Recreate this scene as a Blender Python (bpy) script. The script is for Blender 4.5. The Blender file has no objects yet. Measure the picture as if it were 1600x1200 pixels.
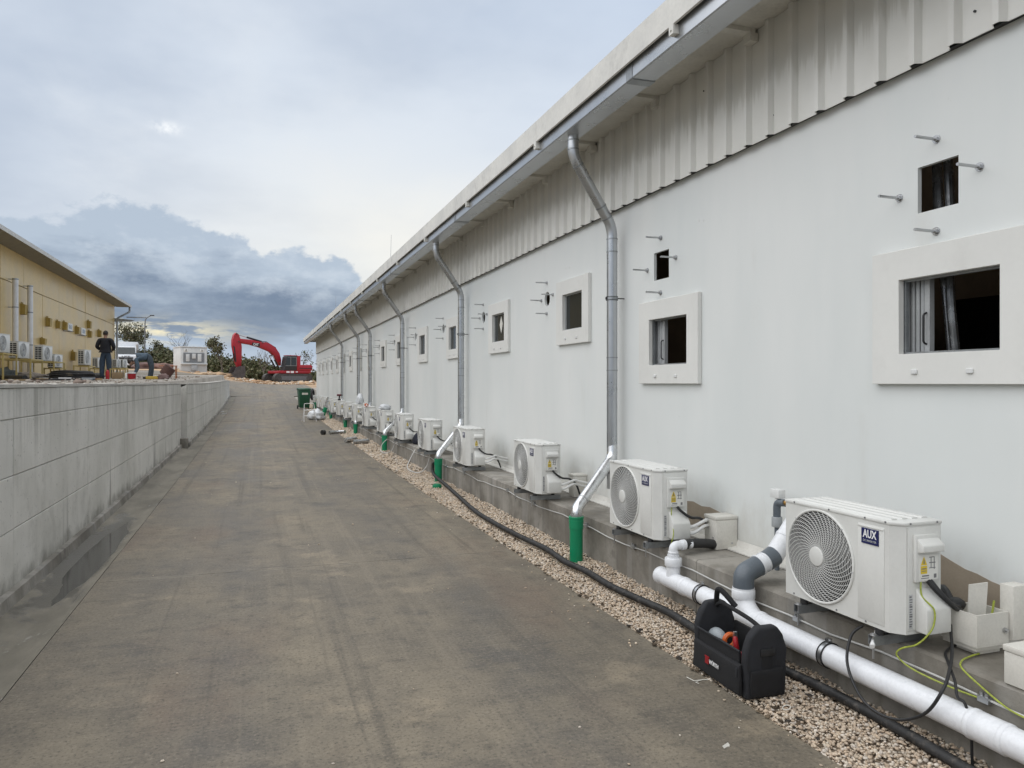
import bpy, bmesh, math, random
import numpy as np
from mathutils import Vector, Matrix, noise as mnoise

random.seed(7)
R = math.radians
scene = bpy.context.scene
COL = scene.collection

# ------------------------------------------------------------------ camera
EYE = 1.70
F = 1160.0                       # focal length in pixels of a 1600 px wide frame
TH = math.atan(400.0 / F)        # the wall direction (+Y) vanishes left of centre
CT, ST = math.cos(TH), math.sin(TH)
cam_d = bpy.data.cameras.new('camera')
cam = bpy.data.objects.new('camera', cam_d)
COL.objects.link(cam)
cam.location = (0, 0, EYE)
cam.rotation_euler = (R(90), 0, -TH)
cam_d.sensor_width = 36.0
cam_d.lens = F / 1600.0 * 36.0
cam_d.shift_y = -2.0 / 1600.0
cam_d.clip_start = 0.05
cam_d.clip_end = 3000
scene.camera = cam

# ------------------------------------------------------------------ world
SUN_EL, SUN_AZ = R(66), R(-95)    # azimuth from +Y towards +X
world = bpy.data.worlds.new('World')
scene.world = world
world.use_nodes = True
wt = world.node_tree
for n in list(wt.nodes):
    wt.nodes.remove(n)


def build_world():
    N = wt.nodes.new
    L = wt.links.new

    def math_(op, a, b=None, c=None, clamp=False):
        n = N('ShaderNodeMath'); n.operation = op; n.use_clamp = clamp
        for i, x in enumerate((a, b, c)):
            if x is None: continue
            if isinstance(x, (int, float)): n.inputs[i].default_value = x
            else: L(x, n.inputs[i])
        return n.outputs[0]

    def mixc(f, a, b):
        n = N('ShaderNodeMix'); n.data_type = 'RGBA'
        if isinstance(f, (int, float)): n.inputs[0].default_value = f
        else: L(f, n.inputs[0])
        for i, x in ((6, a), (7, b)):
            if isinstance(x, tuple): n.inputs[i].default_value = (*x, 1)
            else: L(x, n.inputs[i])
        return n.outputs[2]

    def sstep(x, lo, hi):
        n = N('ShaderNodeMapRange'); n.interpolation_type = 'SMOOTHSTEP'
        L(x, n.inputs[0]); n.inputs[1].default_value = lo; n.inputs[2].default_value = hi
        return n.outputs[0]

    def noise(vec, scale, detail=5, rough=.55, scl=(1, 1, 1), off=(0, 0, 0)):
        m = N('ShaderNodeMapping'); L(vec, m.inputs[0])
        m.inputs[3].default_value = scl; m.inputs[1].default_value = off
        n = N('ShaderNodeTexNoise'); L(m.outputs[0], n.inputs['Vector'])
        n.inputs['Scale'].default_value = scale; n.inputs['Detail'].default_value = detail
        n.inputs['Roughness'].default_value = rough
        return n.outputs[0]

    tc = N('ShaderNodeTexCoord')
    d = tc.outputs['Generated']
    sep = N('ShaderNodeSeparateXYZ'); L(d, sep.inputs[0])
    x, y, z = sep.outputs
    az = math_('ARCTAN2', x, y)                       # radians, 0 along +Y
    el = math_('MULTIPLY', math_('ARCSINE', z), 57.2958)
    azd = math_('MULTIPLY', az, 57.2958)
    # high layered overcast, seen on a flat ceiling
    zz = math_('ADD', math_('MAXIMUM', z, 0.0), 0.16)
    cv = N('ShaderNodeCombineXYZ')
    L(math_('DIVIDE', x, zz), cv.inputs[0]); L(math_('DIVIDE', y, zz), cv.inputs[1])
    hi = cv.outputs[0]
    n1 = noise(hi, .55, 6, .55, (1, 1, 1), (3.1, .7, 0))
    n2 = noise(hi, 1.9, 8, .6, (1, .6, 1), (1.3, 5.2, 0))
    n3 = noise(hi, .33, 3, .5, (1, 1, 1), (9.2, 2.4, 0))
    c = mixc(sstep(n1, .38, .62), (.485, .55, .65), (.69, .75, .825))
    c = mixc(math_('MULTIPLY', sstep(n3, .46, .66), .55), c, (.50, .60, .76))
    c = mixc(math_('MULTIPLY', sstep(n2, .46, .74), .5), c, (.74, .78, .825))
    # thin cream brightening low in the direction the cloud opens
    dx = math_('MULTIPLY', math_('SUBTRACT', azd, 13.0), 1 / 20.0)
    dy = math_('MULTIPLY', math_('SUBTRACT', el, 9.0), 1 / 7.5)
    g = math_('EXPONENT', math_('MULTIPLY', math_('ADD', math_('MULTIPLY', dx, dx), math_('MULTIPLY', dy, dy)), -1.0))
    g = math_('MULTIPLY', g, math_('ADD', .55, math_('MULTIPLY', n2, .8)), clamp=True)
    c = mixc(math_('MULTIPLY', g, .85, clamp=True), c, (.90, .875, .80))
    # small bright gap in the deck
    gx = math_('MULTIPLY', math_('SUBTRACT', azd, -5.9), 1 / .9)
    gy = math_('MULTIPLY', math_('SUBTRACT', el, 17.3), 1 / .38)
    gg = math_('EXPONENT', math_('MULTIPLY', math_('ADD', math_('MULTIPLY', gx, gx), math_('MULTIPLY', gy, gy)), -1.0))
    gn = noise(d, 60, 4, .6)
    c = mixc(math_('MULTIPLY', gg, sstep(gn, .3, .6), clamp=True), c, (.92, .94, .95))
    # low cumulus bank round the horizon
    fc = N('ShaderNodeFloatCurve')
    L(math_('DIVIDE', math_('ADD', azd, 180.0), 360.0), fc.inputs['Value'])
    pts = [(-180, 9.0), (-120, 10.5), (-60, 9.5), (-25, 11.2), (-15, 10.8), (-12, 11.0), (-9, 12.3), (-4, 11.3), (0, 10.6), (4.5, 10.0), (6.6, 9.0), (8, 7.2),
           (10, 5.0), (13, 4.0), (20, 3.6), (45, 6.5), (100, 9.5), (180, 9.0)]
    cu = fc.mapping.curves[0]
    cu.points[0].location = (0, pts[0][1] / 20); cu.points[1].location = (1, pts[-1][1] / 20)
    for a, e in pts[1:-1]:
        cu.points.new((a + 180) / 360.0, e / 20)
    fc.mapping.update()
    top = math_('MULTIPLY', fc.outputs[0], 20.0)
    b1 = noise(d, 9, 7, .56, (1, 1, 1.6), (.2, .4, 1.1))
    b2 = noise(d, 26, 5, .6, (1, 1, 1.5), (4.2, .4, 1.1))
    edge = math_('ADD', math_('MULTIPLY', math_('SUBTRACT', b1, .5), 4.0), math_('MULTIPLY', math_('SUBTRACT', b2, .5), 3.4))
    dd = math_('SUBTRACT', math_('ADD', top, edge), el)
    mask = sstep(dd, -.15, .5)
    rel = math_('DIVIDE', el, top)                       # 0 horizon .. 1 crest
    b3 = noise(d, 7, 6, .58, (1, 1, 3.2), (2.2, 1.4, .3))
    rr = math_('ADD', rel, math_('MULTIPLY', math_('SUBTRACT', b3, .5), 1.3))
    b4 = noise(d, 15, 7, .6, (1, 1, 1.8), (.6, 7.4, .3))
    bc = mixc(sstep(rr, .34, .92), (.165, .215, .305), (.44, .51, .60))
    bc = mixc(math_('MULTIPLY', math_('MULTIPLY', sstep(b4, .44, .66), .7), sstep(rel, .35, .8)), bc, (.58, .64, .71))
    low = sstep(math_('ADD', el, math_('MULTIPLY', math_('SUBTRACT', b3, .5), 5.0)), 4.6, 2.6)
    bc = mixc(math_('MULTIPLY', low, .8), bc, (.46, .55, .68))
    # warm gaps under the bank
    wn = noise(d, 13, 5, .6, (1, 1, 5.0), (3.2, 1.1, .9))
    wx = math_('MULTIPLY', math_('SUBTRACT', azd, -6.5), 1 / 4.5)
    wy = math_('MULTIPLY', math_('SUBTRACT', el, 3.6), 1 / .75)
    wg = math_('EXPONENT', math_('MULTIPLY', math_('ADD', math_('MULTIPLY', wx, wx), math_('MULTIPLY', wy, wy)), -1.0))
    bc = mixc(math_('MULTIPLY', math_('MULTIPLY', wg, sstep(wn, .46, .58)), .9, clamp=True), bc, (.93, .83, .56))
    hz = sstep(el, 2.6, .4)
    bc = mixc(math_('MULTIPLY', hz, .55), bc, (.66, .70, .76))
    c = mixc(mask, c, bc)
    sky = N('ShaderNodeTexSky'); sky.sky_type = 'NISHITA'; sky.sun_disc = False
    sky.sun_elevation = SUN_EL; sky.sun_rotation = SUN_AZ
    bg1 = N('ShaderNodeBackground'); L(sky.outputs[0], bg1.inputs[0]); bg1.inputs[1].default_value = .1
    bg2 = N('ShaderNodeBackground'); L(c, bg2.inputs[0]); bg2.inputs[1].default_value = CLOUD
    mx = N('ShaderNodeMixShader'); mx.inputs[0].default_value = .94
    L(bg1.outputs[0], mx.inputs[1]); L(bg2.outputs[0], mx.inputs[2])
    out = N('ShaderNodeOutputWorld'); L(mx.outputs[0], out.inputs[0])


CLOUD = .56
build_world()

sun_d = bpy.data.lights.new('sun', 'SUN')
sun = bpy.data.objects.new('sun', sun_d)
COL.objects.link(sun)
sun_d.energy = 1.5
sun_d.angle = R(110)
sun_d.color = (1.0, .965, .92)
sdir = Vector((math.sin(SUN_AZ) * math.cos(SUN_EL), math.cos(SUN_AZ) * math.cos(SUN_EL), math.sin(SUN_EL)))
sun.rotation_euler = sdir.to_track_quat('Z', 'Y').to_euler()
sun.location = (0, 0, 30)

scene.view_settings.view_transform = 'Standard'
scene.view_settings.look = 'None'
scene.view_settings.exposure = 0.95
scene.view_settings.gamma = 1.0
scene.view_settings.use_curve_mapping = False

# ------------------------------------------------------------------ helpers


def WD(u, v, z):                 # photo pixel + depth along the view axis -> point in the place
    a = (u - 800) / F * z
    return Vector((a * CT + z * ST, -a * ST + z * CT, EYE - (v - 598) / F * z))


def WX(u, v, X):                 # photo pixel on the plane x = X
    return WD(u, v, X * F / (CT * (u - 400)))


def WG(u, v, Z=0.0):             # photo pixel on the level z = Z
    return WD(u, v, (EYE - Z) * F / (v - 598))


class MB:
    def __init__(s):
        s.v = []; s.f = []

    def add(s, vs, fs):
        o = len(s.v)
        s.v.extend([tuple(p) for p in vs]); s.f.extend([tuple(i + o for i in q) for q in fs])
        return s

    def box(s, x0, x1, y0, y1, z0, z1):
        return s.add([(x0, y0, z0), (x1, y0, z0), (x1, y1, z0), (x0, y1, z0), (x0, y0, z1), (x1, y0, z1), (x1, y1, z1), (x0, y1, z1)],
                     [(0, 3, 2, 1), (4, 5, 6, 7), (0, 1, 5, 4), (1, 2, 6, 5), (2, 3, 7, 6), (3, 0, 4, 7)])

    def prism(s, poly, axis, a, b):
        n = len(poly)
        def P(p, t):
            return {'x': (t, p[0], p[1]), 'y': (p[0], t, p[1]), 'z': (p[0], p[1], t)}[axis]
        vs = [P(p, a) for p in poly] + [P(p, b) for p in poly]
        fs = [tuple(range(n))[::-1], tuple(range(n, 2 * n))]
        fs += [(i, (i + 1) % n, n + (i + 1) % n, n + i) for i in range(n)]
        return s.add(vs, fs)

    def tube(s, pts, r, n=8, closed=False, cap=True):
        pts = [Vector(p) for p in pts]
        m = len(pts)
        rs = r if isinstance(r, (list, tuple)) else [r] * m
        tang = []
        for i in range(m):
            if closed: t = pts[(i + 1) % m] - pts[i - 1]
            else: t = pts[min(i + 1, m - 1)] - pts[max(i - 1, 0)]
            tang.append(t.normalized() if t.length > 1e-9 else Vector((0, 0, 1)))
        up = Vector((0, 0, 1)) if abs(tang[0].z) < .9 else Vector((1, 0, 0))
        a = tang[0].cross(up).normalized()
        vs = []
        for i in range(m):
            a = (a - tang[i] * a.dot(tang[i]))
            if a.length < 1e-6: a = tang[i].orthogonal()
            a.normalize(); b = tang[i].cross(a)
            for k in range(n):
                w = 2 * math.pi * k / n + math.pi / n
                vs.append(pts[i] + (a * math.cos(w) + b * math.sin(w)) * rs[i])
        fs = []
        for i in range(m if closed else m - 1):
            j = (i + 1) % m
            for k in range(n):
                fs.append((i * n + k, i * n + (k + 1) % n, j * n + (k + 1) % n, j * n + k))
        if cap and not closed:
            fs.append(tuple(range(n))[::-1]); fs.append(tuple((m - 1) * n + k for k in range(n)))
        return s.add(vs, fs)

    def cyl(s, p0, p1, r, r1=None, n=14):
        return s.tube([p0, p1], [r, r if r1 is None else r1], n)

    def ball(s, c, r, n=10, m=6):
        r = r if isinstance(r, (tuple, list)) else (r, r, r)
        vs = [(c[0], c[1], c[2] - r[2])]
        for i in range(1, m):
            p = -math.pi / 2 + math.pi * i / m
            for k in range(n):
                w = 2 * math.pi * k / n
                vs.append((c[0] + r[0] * math.cos(p) * math.cos(w), c[1] + r[1] * math.cos(p) * math.sin(w), c[2] + r[2] * math.sin(p)))
        vs.append((c[0], c[1], c[2] + r[2])); t = len(vs) - 1
        fs = [(0, 1 + (k + 1) % n, 1 + k) for k in range(n)]
        for i in range(m - 2):
            for k in range(n):
                fs.append((1 + i * n + k, 1 + i * n + (k + 1) % n, 1 + (i + 1) * n + (k + 1) % n, 1 + (i + 1) * n + k))
        fs += [(t, 1 + (m - 2) * n + k, 1 + (m - 2) * n + (k + 1) % n) for k in range(n)]
        return s.add(vs, fs)

    def mesh(s, name, bevel=0, seg=2, smooth=True, angle=35, recalc=True):
        me = bpy.data.meshes.new(name)
        me.from_pydata(s.v, [], s.f)
        if recalc or bevel:
            bm = bmesh.new(); bm.from_mesh(me)
            if recalc: bmesh.ops.recalc_face_normals(bm, faces=bm.faces)
            if bevel:
                es = [e for e in bm.edges if len(e.link_faces) == 2 and e.calc_face_angle(0) > R(30)]
                bmesh.ops.bevel(bm, geom=es, offset=bevel, segments=seg, affect='EDGES', profile=.5, clamp_overlap=True)
            bm.to_mesh(me); bm.free()
        if smooth:
            me.shade_smooth()
            me.set_sharp_from_angle(angle=R(angle))
        return me

    def build(s, name, mat, parent=None, world=False, **kw):
        if world and parent is not None:
            l = parent.location
            s.v = [(p[0] - l.x, p[1] - l.y, p[2] - l.z) for p in s.v]
        return link(name, s.mesh(name, **kw), mat, parent)


def link(name, me, mat, parent=None, loc=None):
    o = bpy.data.objects.new(name, me)
    if mat is not None and me is not None and not len(me.materials): me.materials.append(mat)
    COL.objects.link(o)
    if parent is not None: o.parent = parent
    if loc is not None: o.location = loc
    return o


def thing(name, label, cat, loc=(0, 0, 0), rz=0, group=None):
    o = bpy.data.objects.new(name, None)
    o.empty_display_size = .1
    COL.objects.link(o)
    o.location = loc; o.rotation_euler = (0, 0, rz)
    return tag(o, label, cat, group)


def tag(o, label=None, cat=None, group=None, kind=None):
    if label: o['label'] = label
    if cat: o['category'] = cat
    if group: o['group'] = group
    if kind: o['kind'] = kind
    return o


def copy_tree(o, parent=None):
    c = o.copy(); COL.objects.link(c); c.parent = parent
    for ch in list(o.children):
        copy_tree(ch, c)
    return c


def recentre(o):                 # move a mesh thing's origin to its base
    me = o.data
    n = len(me.vertices); a = np.empty(n * 3, dtype=np.float32)
    me.vertices.foreach_get('co', a); a = a.reshape(-1, 3)
    c = np.array([(a[:, 0].min() + a[:, 0].max()) / 2, (a[:, 1].min() + a[:, 1].max()) / 2, a[:, 2].min()], dtype=np.float32)
    a -= c
    me.vertices.foreach_set('co', a.ravel()); me.update()
    o.location = Vector([float(q) for q in c])
    return o


def spline(pts, k=8):            # Catmull-Rom through points
    pts = [Vector(p) for p in pts]
    out = []
    for i in range(len(pts) - 1):
        p0 = pts[max(i - 1, 0)]; p1 = pts[i]; p2 = pts[i + 1]; p3 = pts[min(i + 2, len(pts) - 1)]
        for j in range(k):
            t = j / k
            out.append(.5 * ((2 * p1) + (p2 - p0) * t + (2 * p0 - 5 * p1 + 4 * p2 - p3) * t * t + (3 * p1 - p0 - 3 * p2 + p3) * t ** 3))
    out.append(pts[-1])
    return out


def elbow(pts, rad, k=6):        # polyline with rounded corners
    pts = [Vector(p) for p in pts]
    out = [pts[0]]
    for i in range(1, len(pts) - 1):
        a = (pts[i - 1] - pts[i]); b = (pts[i + 1] - pts[i])
        d = min(rad, a.length * .49, b.length * .49)
        s = pts[i] + a.normalized() * d; e = pts[i] + b.normalized() * d
        for j in range(k + 1):
            t = j / k
            out.append(s * (1 - t) ** 2 + pts[i] * 2 * t * (1 - t) + e * t * t)
    out.append(pts[-1])
    return out


def text(body, size, origin, right, up, mat, parent, name='lettering', bold=False, width=None, world=False, depth=.001):
    cu = bpy.data.curves.new('lettering', 'FONT')
    cu.body = body; cu.size = size; cu.align_x = 'CENTER'; cu.align_y = 'CENTER'; cu.extrude = depth / 2
    cu.resolution_u = 2
    if bold: cu.offset = size * .025
    ob = bpy.data.objects.new('lettering', cu); COL.objects.link(ob)
    dg = bpy.context.evaluated_depsgraph_get(); dg.update()
    me = bpy.data.meshes.new_from_object(ob.evaluated_get(dg))
    bpy.data.objects.remove(ob); bpy.data.curves.remove(cu)
    right = Vector(right).normalized(); up = Vector(up).normalized(); nrm = right.cross(up)
    M = Matrix((right, up, nrm)).transposed().to_4x4(); M.translation = Vector(origin)
    if width:
        w = max(v.co.x for v in me.vertices) - min(v.co.x for v in me.vertices)
        me.transform(Matrix.Diagonal((width / w, 1, 1, 1)))
    me.transform(M)
    if world: me.transform(Matrix.Translation(-parent.location))
    me.materials.clear()
    return link(name, me, mat, parent)


# ------------------------------------------------------------------ materials
MATS = {}


def newmat(name):
    m = bpy.data.materials.new(name); m.use_nodes = True
    return m, m.node_tree, m.node_tree.nodes['Principled BSDF']


class NT:
    def __init__(s, nt): s.nt = nt; s.L = nt.links.new
    def pos(s):
        return s.nt.nodes.new('ShaderNodeNewGeometry').outputs['Position']
    def noise(s, vec, scale, detail=4, rough=.55, scl=(1, 1, 1), off=(0, 0, 0)):
        m = s.nt.nodes.new('ShaderNodeMapping'); s.L(vec, m.inputs[0]); m.inputs[3].default_value = scl; m.inputs[1].default_value = off
        n = s.nt.nodes.new('ShaderNodeTexNoise'); s.L(m.outputs[0], n.inputs['Vector'])
        n.inputs['Scale'].default_value = scale; n.inputs['Detail'].default_value = detail; n.inputs['Roughness'].default_value = rough
        return n.outputs[0]
    def step(s, x, lo, hi, a=0.0, b=1.0):
        n = s.nt.nodes.new('ShaderNodeMapRange'); n.interpolation_type = 'SMOOTHSTEP'
        s.L(x, n.inputs[0]); n.inputs[1].default_value = lo; n.inputs[2].default_value = hi; n.inputs[3].default_value = a; n.inputs[4].default_value = b
        return n.outputs[0]
    def math(s, op, a, b=None, clamp=False):
        n = s.nt.nodes.new('ShaderNodeMath'); n.operation = op; n.use_clamp = clamp
        for i, x in enumerate((a, b)):
            if x is None: continue
            if isinstance(x, (int, float)): n.inputs[i].default_value = x
            else: s.L(x, n.inputs[i])
        return n.outputs[0]
    def mix(s, f, a, b, mode='MIX'):
        n = s.nt.nodes.new('ShaderNodeMix'); n.data_type = 'RGBA'; n.blend_type = mode
        if isinstance(f, (int, float)): n.inputs[0].default_value = f
        else: s.L(f, n.inputs[0])
        for i, x in ((6, a), (7, b)):
            if isinstance(x, tuple): n.inputs[i].default_value = (*x[:3], 1)
            else: s.L(x, n.inputs[i])
        return n.outputs[2]
    def xyz(s, vec):
        n = s.nt.nodes.new('ShaderNodeSeparateXYZ'); s.L(vec, n.inputs[0]); return n.outputs
    def bump(s, h, bsdf, strength=.3, dist=.01):
        n = s.nt.nodes.new('ShaderNodeBump'); s.L(h, n.inputs['Height']); n.inputs['Strength'].default_value = strength
        n.inputs['Distance'].default_value = dist; s.L(n.outputs[0], bsdf.inputs['Normal'])
    def attr(s, name):
        n = s.nt.nodes.new('ShaderNodeAttribute'); n.attribute_name = name; return n.outputs['Color']


def M(name, col, rough=.6, metal=0.0, var=.10, scale=5, fine=.05, bump=0.0, bscale=80, spec=.5, dirt=0.0, dirtcol=(.12, .10, .08), rnd=0.0):
    if name in MATS: return MATS[name]
    m, nt, b = newmat(name); t = NT(nt); p = t.pos()
    n1 = t.noise(p, scale, 5, .6)
    dk = tuple(c * (1 - var) for c in col); lt = tuple(min(1, c * (1 + var)) for c in col)
    c = t.mix(t.step(n1, .3, .7), dk, lt)
    if fine:
        n2 = t.noise(p, scale * 14, 4, .65)
        c = t.mix(t.step(n2, .35, .75, 0, fine * 4), c, tuple(x * .55 for x in col))
    if dirt:
        n3 = t.noise(p, scale * 1.7, 6, .7, off=(3, 1, 7))
        c = t.mix(t.step(n3, .52, .75, 0, dirt), c, dirtcol)
    if rnd:
        c = t.mix(t.math('MULTIPLY', nt.nodes.new('ShaderNodeObjectInfo').outputs['Random'], rnd), c, tuple(x * .72 for x in col))
    t.L(c, b.inputs['Base Color'])
    b.inputs['Metallic'].default_value = metal
    t.L(t.step(n1, .2, .8, max(0, rough - .07), min(1, rough + .09)), b.inputs['Roughness'])
    b.inputs['Specular IOR Level'].default_value = spec
    if bump: t.bump(t.noise(p, bscale, 4, .6), b, bump, .01)
    MATS[name] = m
    return m


def mat_road():
    m, nt, b = newmat('road_concrete'); t = NT(nt); p = t.pos()
    big = t.noise(p, .55, 6, .62, (1.2, .55, 1)); mid = t.noise(p, 2.3, 6, .65, (1, .8, 1), (4, 2, 0))
    broom = t.noise(p, 48, 3, .6, (.05, 1, 1)); grain = t.noise(p, 52, 4, .75, (1, 1, 1), (1, 7, 2)); broom2 = t.noise(p, 14, 4, .6, (.3, 1, 1), (2, 8, 0)); mott = t.noise(p, 7, 7, .72, (1, 1, 1), (3, 1, 0)); fine = t.noise(p, 160, 3, .7)
    c = t.mix(t.step(big, .32, .68), (.112, .095, .070), (.222, .188, .136))
    c = t.mix(t.step(mid, .42, .72, 0, .6), c, (.072, .064, .053))
    st = t.noise(p, 1.1, 7, .7, (1, 1, 1), (9, 5, 0))
    c = t.mix(t.step(st, .56, .68, 0, .7), c, (.046, .045, .044))
    c = t.mix(t.step(st, .45, .33, 0, .7), c, (.262, .215, .15))
    rs = t.noise(p, .8, 5, .6, (1, .5, 1), (1, 15, 0))
    c = t.mix(t.step(rs, .52, .70, 0, .5), c, (.145, .098, .068))
    # wheel tracks: rubbed darker lanes with ragged edges
    x = t.xyz(p)[0]
    wob = t.math('ADD', x, t.math('MULTIPLY', t.noise(p, .35, 3), .9))
    for cx in (.32, 1.95):
        dlt = t.math('ABSOLUTE', t.math('SUBTRACT', wob, cx + .0))
        c = t.mix(t.math('MULTIPLY', t.step(dlt, .42, .08), t.step(mid, .3, .65, .1, .5)), c, (.085, .08, .074))
    c = t.mix(t.step(broom, .3, .75, 0, .28), c, (.21, .182, .138))
    c = t.mix(t.step(broom2, .5, .78, 0, .22), c, (.066, .059, .05))
    c = t.mix(t.step(mott, .50, .70, 0, .55), c, (.060, .053, .043))
    c = t.mix(t.step(mott, .46, .32, 0, .35), c, (.22, .188, .138))
    c = t.mix(t.step(fine, .55, .8, 0, .4), c, (.05, .047, .042))
    lane = t.noise(p, 1.0, 5, .65, (7, .09, 1), (3, 2, 0))                 # long drag marks along the road
    c = t.mix(t.step(lane, .54, .68, 0, .45), c, (.066, .058, .047))
    c = t.mix(t.step(lane, .44, .32, 0, .30), c, (.23, .195, .145))
    c = t.mix(t.step(grain, .52, .66, 0, .75), c, (.05, .045, .036))
    c = t.mix(t.step(grain, .45, .32, 0, .60), c, (.26, .225, .17))
    # pale cement smears along two of the joints
    Y = t.xyz(p)[1]
    for jy in (7.12, 13.6):
        dj = t.math('ABSOLUTE', t.math('SUBTRACT', Y, t.math('ADD', jy - .03, t.math('MULTIPLY', t.noise(p, 2.5, 4, .7), .06))))
        c = t.mix(t.math('MULTIPLY', t.step(dj, .055, .01), t.step(t.noise(p, 1.2, 4, .6, off=(6, 6, 0)), .42, .66, 0, .42)), c, (.27, .24, .19))
    t.L(c, b.inputs['Base Color'])
    t.L(t.step(big, .3, .7, .62, .86), b.inputs['Roughness'])
    h = t.math('ADD', t.math('MULTIPLY', broom, .6), t.math('MULTIPLY', fine, .4))
    h = t.math('ADD', h, t.math('MULTIPLY', t.math('ADD', mott, grain), 1.0))
    t.bump(h, b, .35, .006)
    return m


def mat_wallconc():
    m, nt, b = newmat('cast_concrete'); t = NT(nt); p = t.pos(); X, Y, Z = t.xyz(p)
    big = t.noise(p, .9, 5, .6); streak = t.noise(p, 5.5, 5, .6, (1, 1, .06)); streak2 = t.noise(p, 17, 4, .6, (1, 1, .05), (3, 3, 0))
    fine = t.noise(p, 70, 4, .7); pits = t.noise(p, 38, 2, .5)
    oi = nt.nodes.new('ShaderNodeObjectInfo').outputs['Random']
    c = t.mix(t.step(big, .3, .7), (.53, .515, .465), (.69, .67, .62))
    c = t.mix(t.math('MULTIPLY', oi, .22), c, (.46, .455, .43))
    c = t.mix(t.step(t.noise(p, 3.2, 7, .72, (1, 1, .7), (2, 5, 1)), .50, .72, 0, .5), c, (.38, .365, .325))
    c = t.mix(t.step(t.noise(p, 13, 6, .75, (1, 1, 1), (6, 5, 1)), .56, .74, 0, .45), c, (.34, .33, .30))
    top = t.step(Z, .95, 1.66)
    c = t.mix(t.math('MULTIPLY', t.step(streak, .46, .70), t.math('ADD', t.math('MULTIPLY', top, .62), .06)), c, (.23, .22, .19))
    c = t.mix(t.math('MULTIPLY', t.step(streak2, .5, .74), t.math('ADD', t.math('MULTIPLY', top, .45), .06)), c, (.27, .26, .235))
    drip = t.noise(p, 1.3, 3, .5, (1, 1, .02), (1.2, 8.8, 0))
    c = t.mix(t.math('MULTIPLY', t.step(drip, .66, .70), t.step(Z, .9, .1, 0, .6)), c, (.12, .11, .095))
    foot = t.math('ADD', Z, t.math('MULTIPLY', t.math('SUBTRACT', t.noise(p, 3.5, 5, .65), .5), .5))
    c = t.mix(t.step(foot, .26, .02, 0, .75), c, (.15, .14, .115))
    c = t.mix(t.step(pits, .70, .74, 0, .8), c, (.13, .13, .12))
    c = t.mix(t.step(fine, .55, .8, 0, .25), c, (.36, .35, .32))
    for sy, sh, sw in ((10.9, .80, .085), (17.2, .72, .07), (13.4, .28, .04)):      # seepage marks rising from the foot
        wd = t.math('MULTIPLY', t.math('SUBTRACT', 1.0, t.math('DIVIDE', Z, sh)), sw)
        dy = t.math('ABSOLUTE', t.math('SUBTRACT', t.math('ADD', Y, t.math('MULTIPLY', t.math('SUBTRACT', t.noise(p, 9, 5, .7, (1, 1, .4)), .5), .09)), sy))
        c = t.mix(t.step(t.math('SUBTRACT', wd, dy), -.012, .02, 0, .62), c, (.19, .175, .145))
    t.L(c, b.inputs['Base Color']); b.inputs['Roughness'].default_value = .82
    h = t.math('SUBTRACT', t.math('MULTIPLY', fine, .5), t.math('MULTIPLY', t.step(pits, .69, .75), 1.2))
    t.bump(h, b, .35, .008)
    return m


def mat_plinth():
    m, nt, b = newmat('plinth_concrete'); t = NT(nt); p = t.pos(); X, Y, Z = t.xyz(p)
    big = t.noise(p, 1.6, 6, .65); streak = t.noise(p, 6, 5, .6, (1, 1, .1)); fine = t.noise(p, 90, 4, .7); board = t.noise(p, 2.2, 2, .5, (1, 1, .01), (5, 0, 0))
    c = t.mix(t.step(big, .32, .68), (.15, .135, .11), (.32, .30, .265))
    c = t.mix(t.step(board, .56, .60, 0, .35), c, (.34, .33, .31))
    c = t.mix(t.step(streak, .48, .7, 0, .55), c, (.12, .112, .098))
    c = t.mix(t.step(t.noise(p, 4.2, 6, .7, off=(4, 4, 4)), .55, .7, 0, .55), c, (.10, .092, .075))
    c = t.mix(t.step(fine, .5, .8, 0, .4), c, (.11, .105, .09))
    t.L(c, b.inputs['Base Color']); b.inputs['Roughness'].default_value = .85
    t.bump(t.math('ADD', t.math('MULTIPLY', fine, .5), t.math('MULTIPLY', big, 1.0)), b, .4, .01)
    return m


def mat_paintwall():
    m, nt, b = newmat('painted_wall'); t = NT(nt); p = t.pos()
    a = t.noise(p, .7, 5, .6, (1, 1, .35)); s = t.noise(p, 3.0, 5, .6, (1, 1, .12), (2, 1, 4)); f = t.noise(p, 120, 3, .6); dr = t.noise(p, 1.7, 6, .65, (1, 1, .25), (7, 3, 1))
    c = t.mix(t.step(a, .3, .7), (.70, .725, .71), (.765, .775, .755))
    c = t.mix(t.step(s, .5, .75, 0, .14), c, (.63, .655, .65))
    c = t.mix(t.step(dr, .6, .74, 0, .22), c, (.55, .53, .48))
    t.L(c, b.inputs['Base Color'])
    Z = t.xyz(p)[2]                                     # splash dirt and scuffs low on the wall
    spl = t.math('ADD', Z, t.math('MULTIPLY', t.math('SUBTRACT', t.noise(p, 5, 7, .7, (1, 1, .6)), .5), .9))
    c = t.mix(t.step(spl, .85, .42, 0, .42), c, (.46, .43, .37))
    c = t.mix(t.step(t.noise(p, 11, 6, .75, (1, 1, 1), (8, 2, 6)), .66, .74, 0, .25), c, (.50, .49, .46))
    t.L(c, b.inputs['Base Color'])
    t.L(t.step(a, .3, .7, .34, .5), b.inputs['Roughness'])
    t.bump(t.math('ADD', t.math('MULTIPLY', f, .25), t.math('MULTIPLY', t.noise(p, 2.2, 3, .5), 2.0)), b, .12, .01)
    return m


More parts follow.
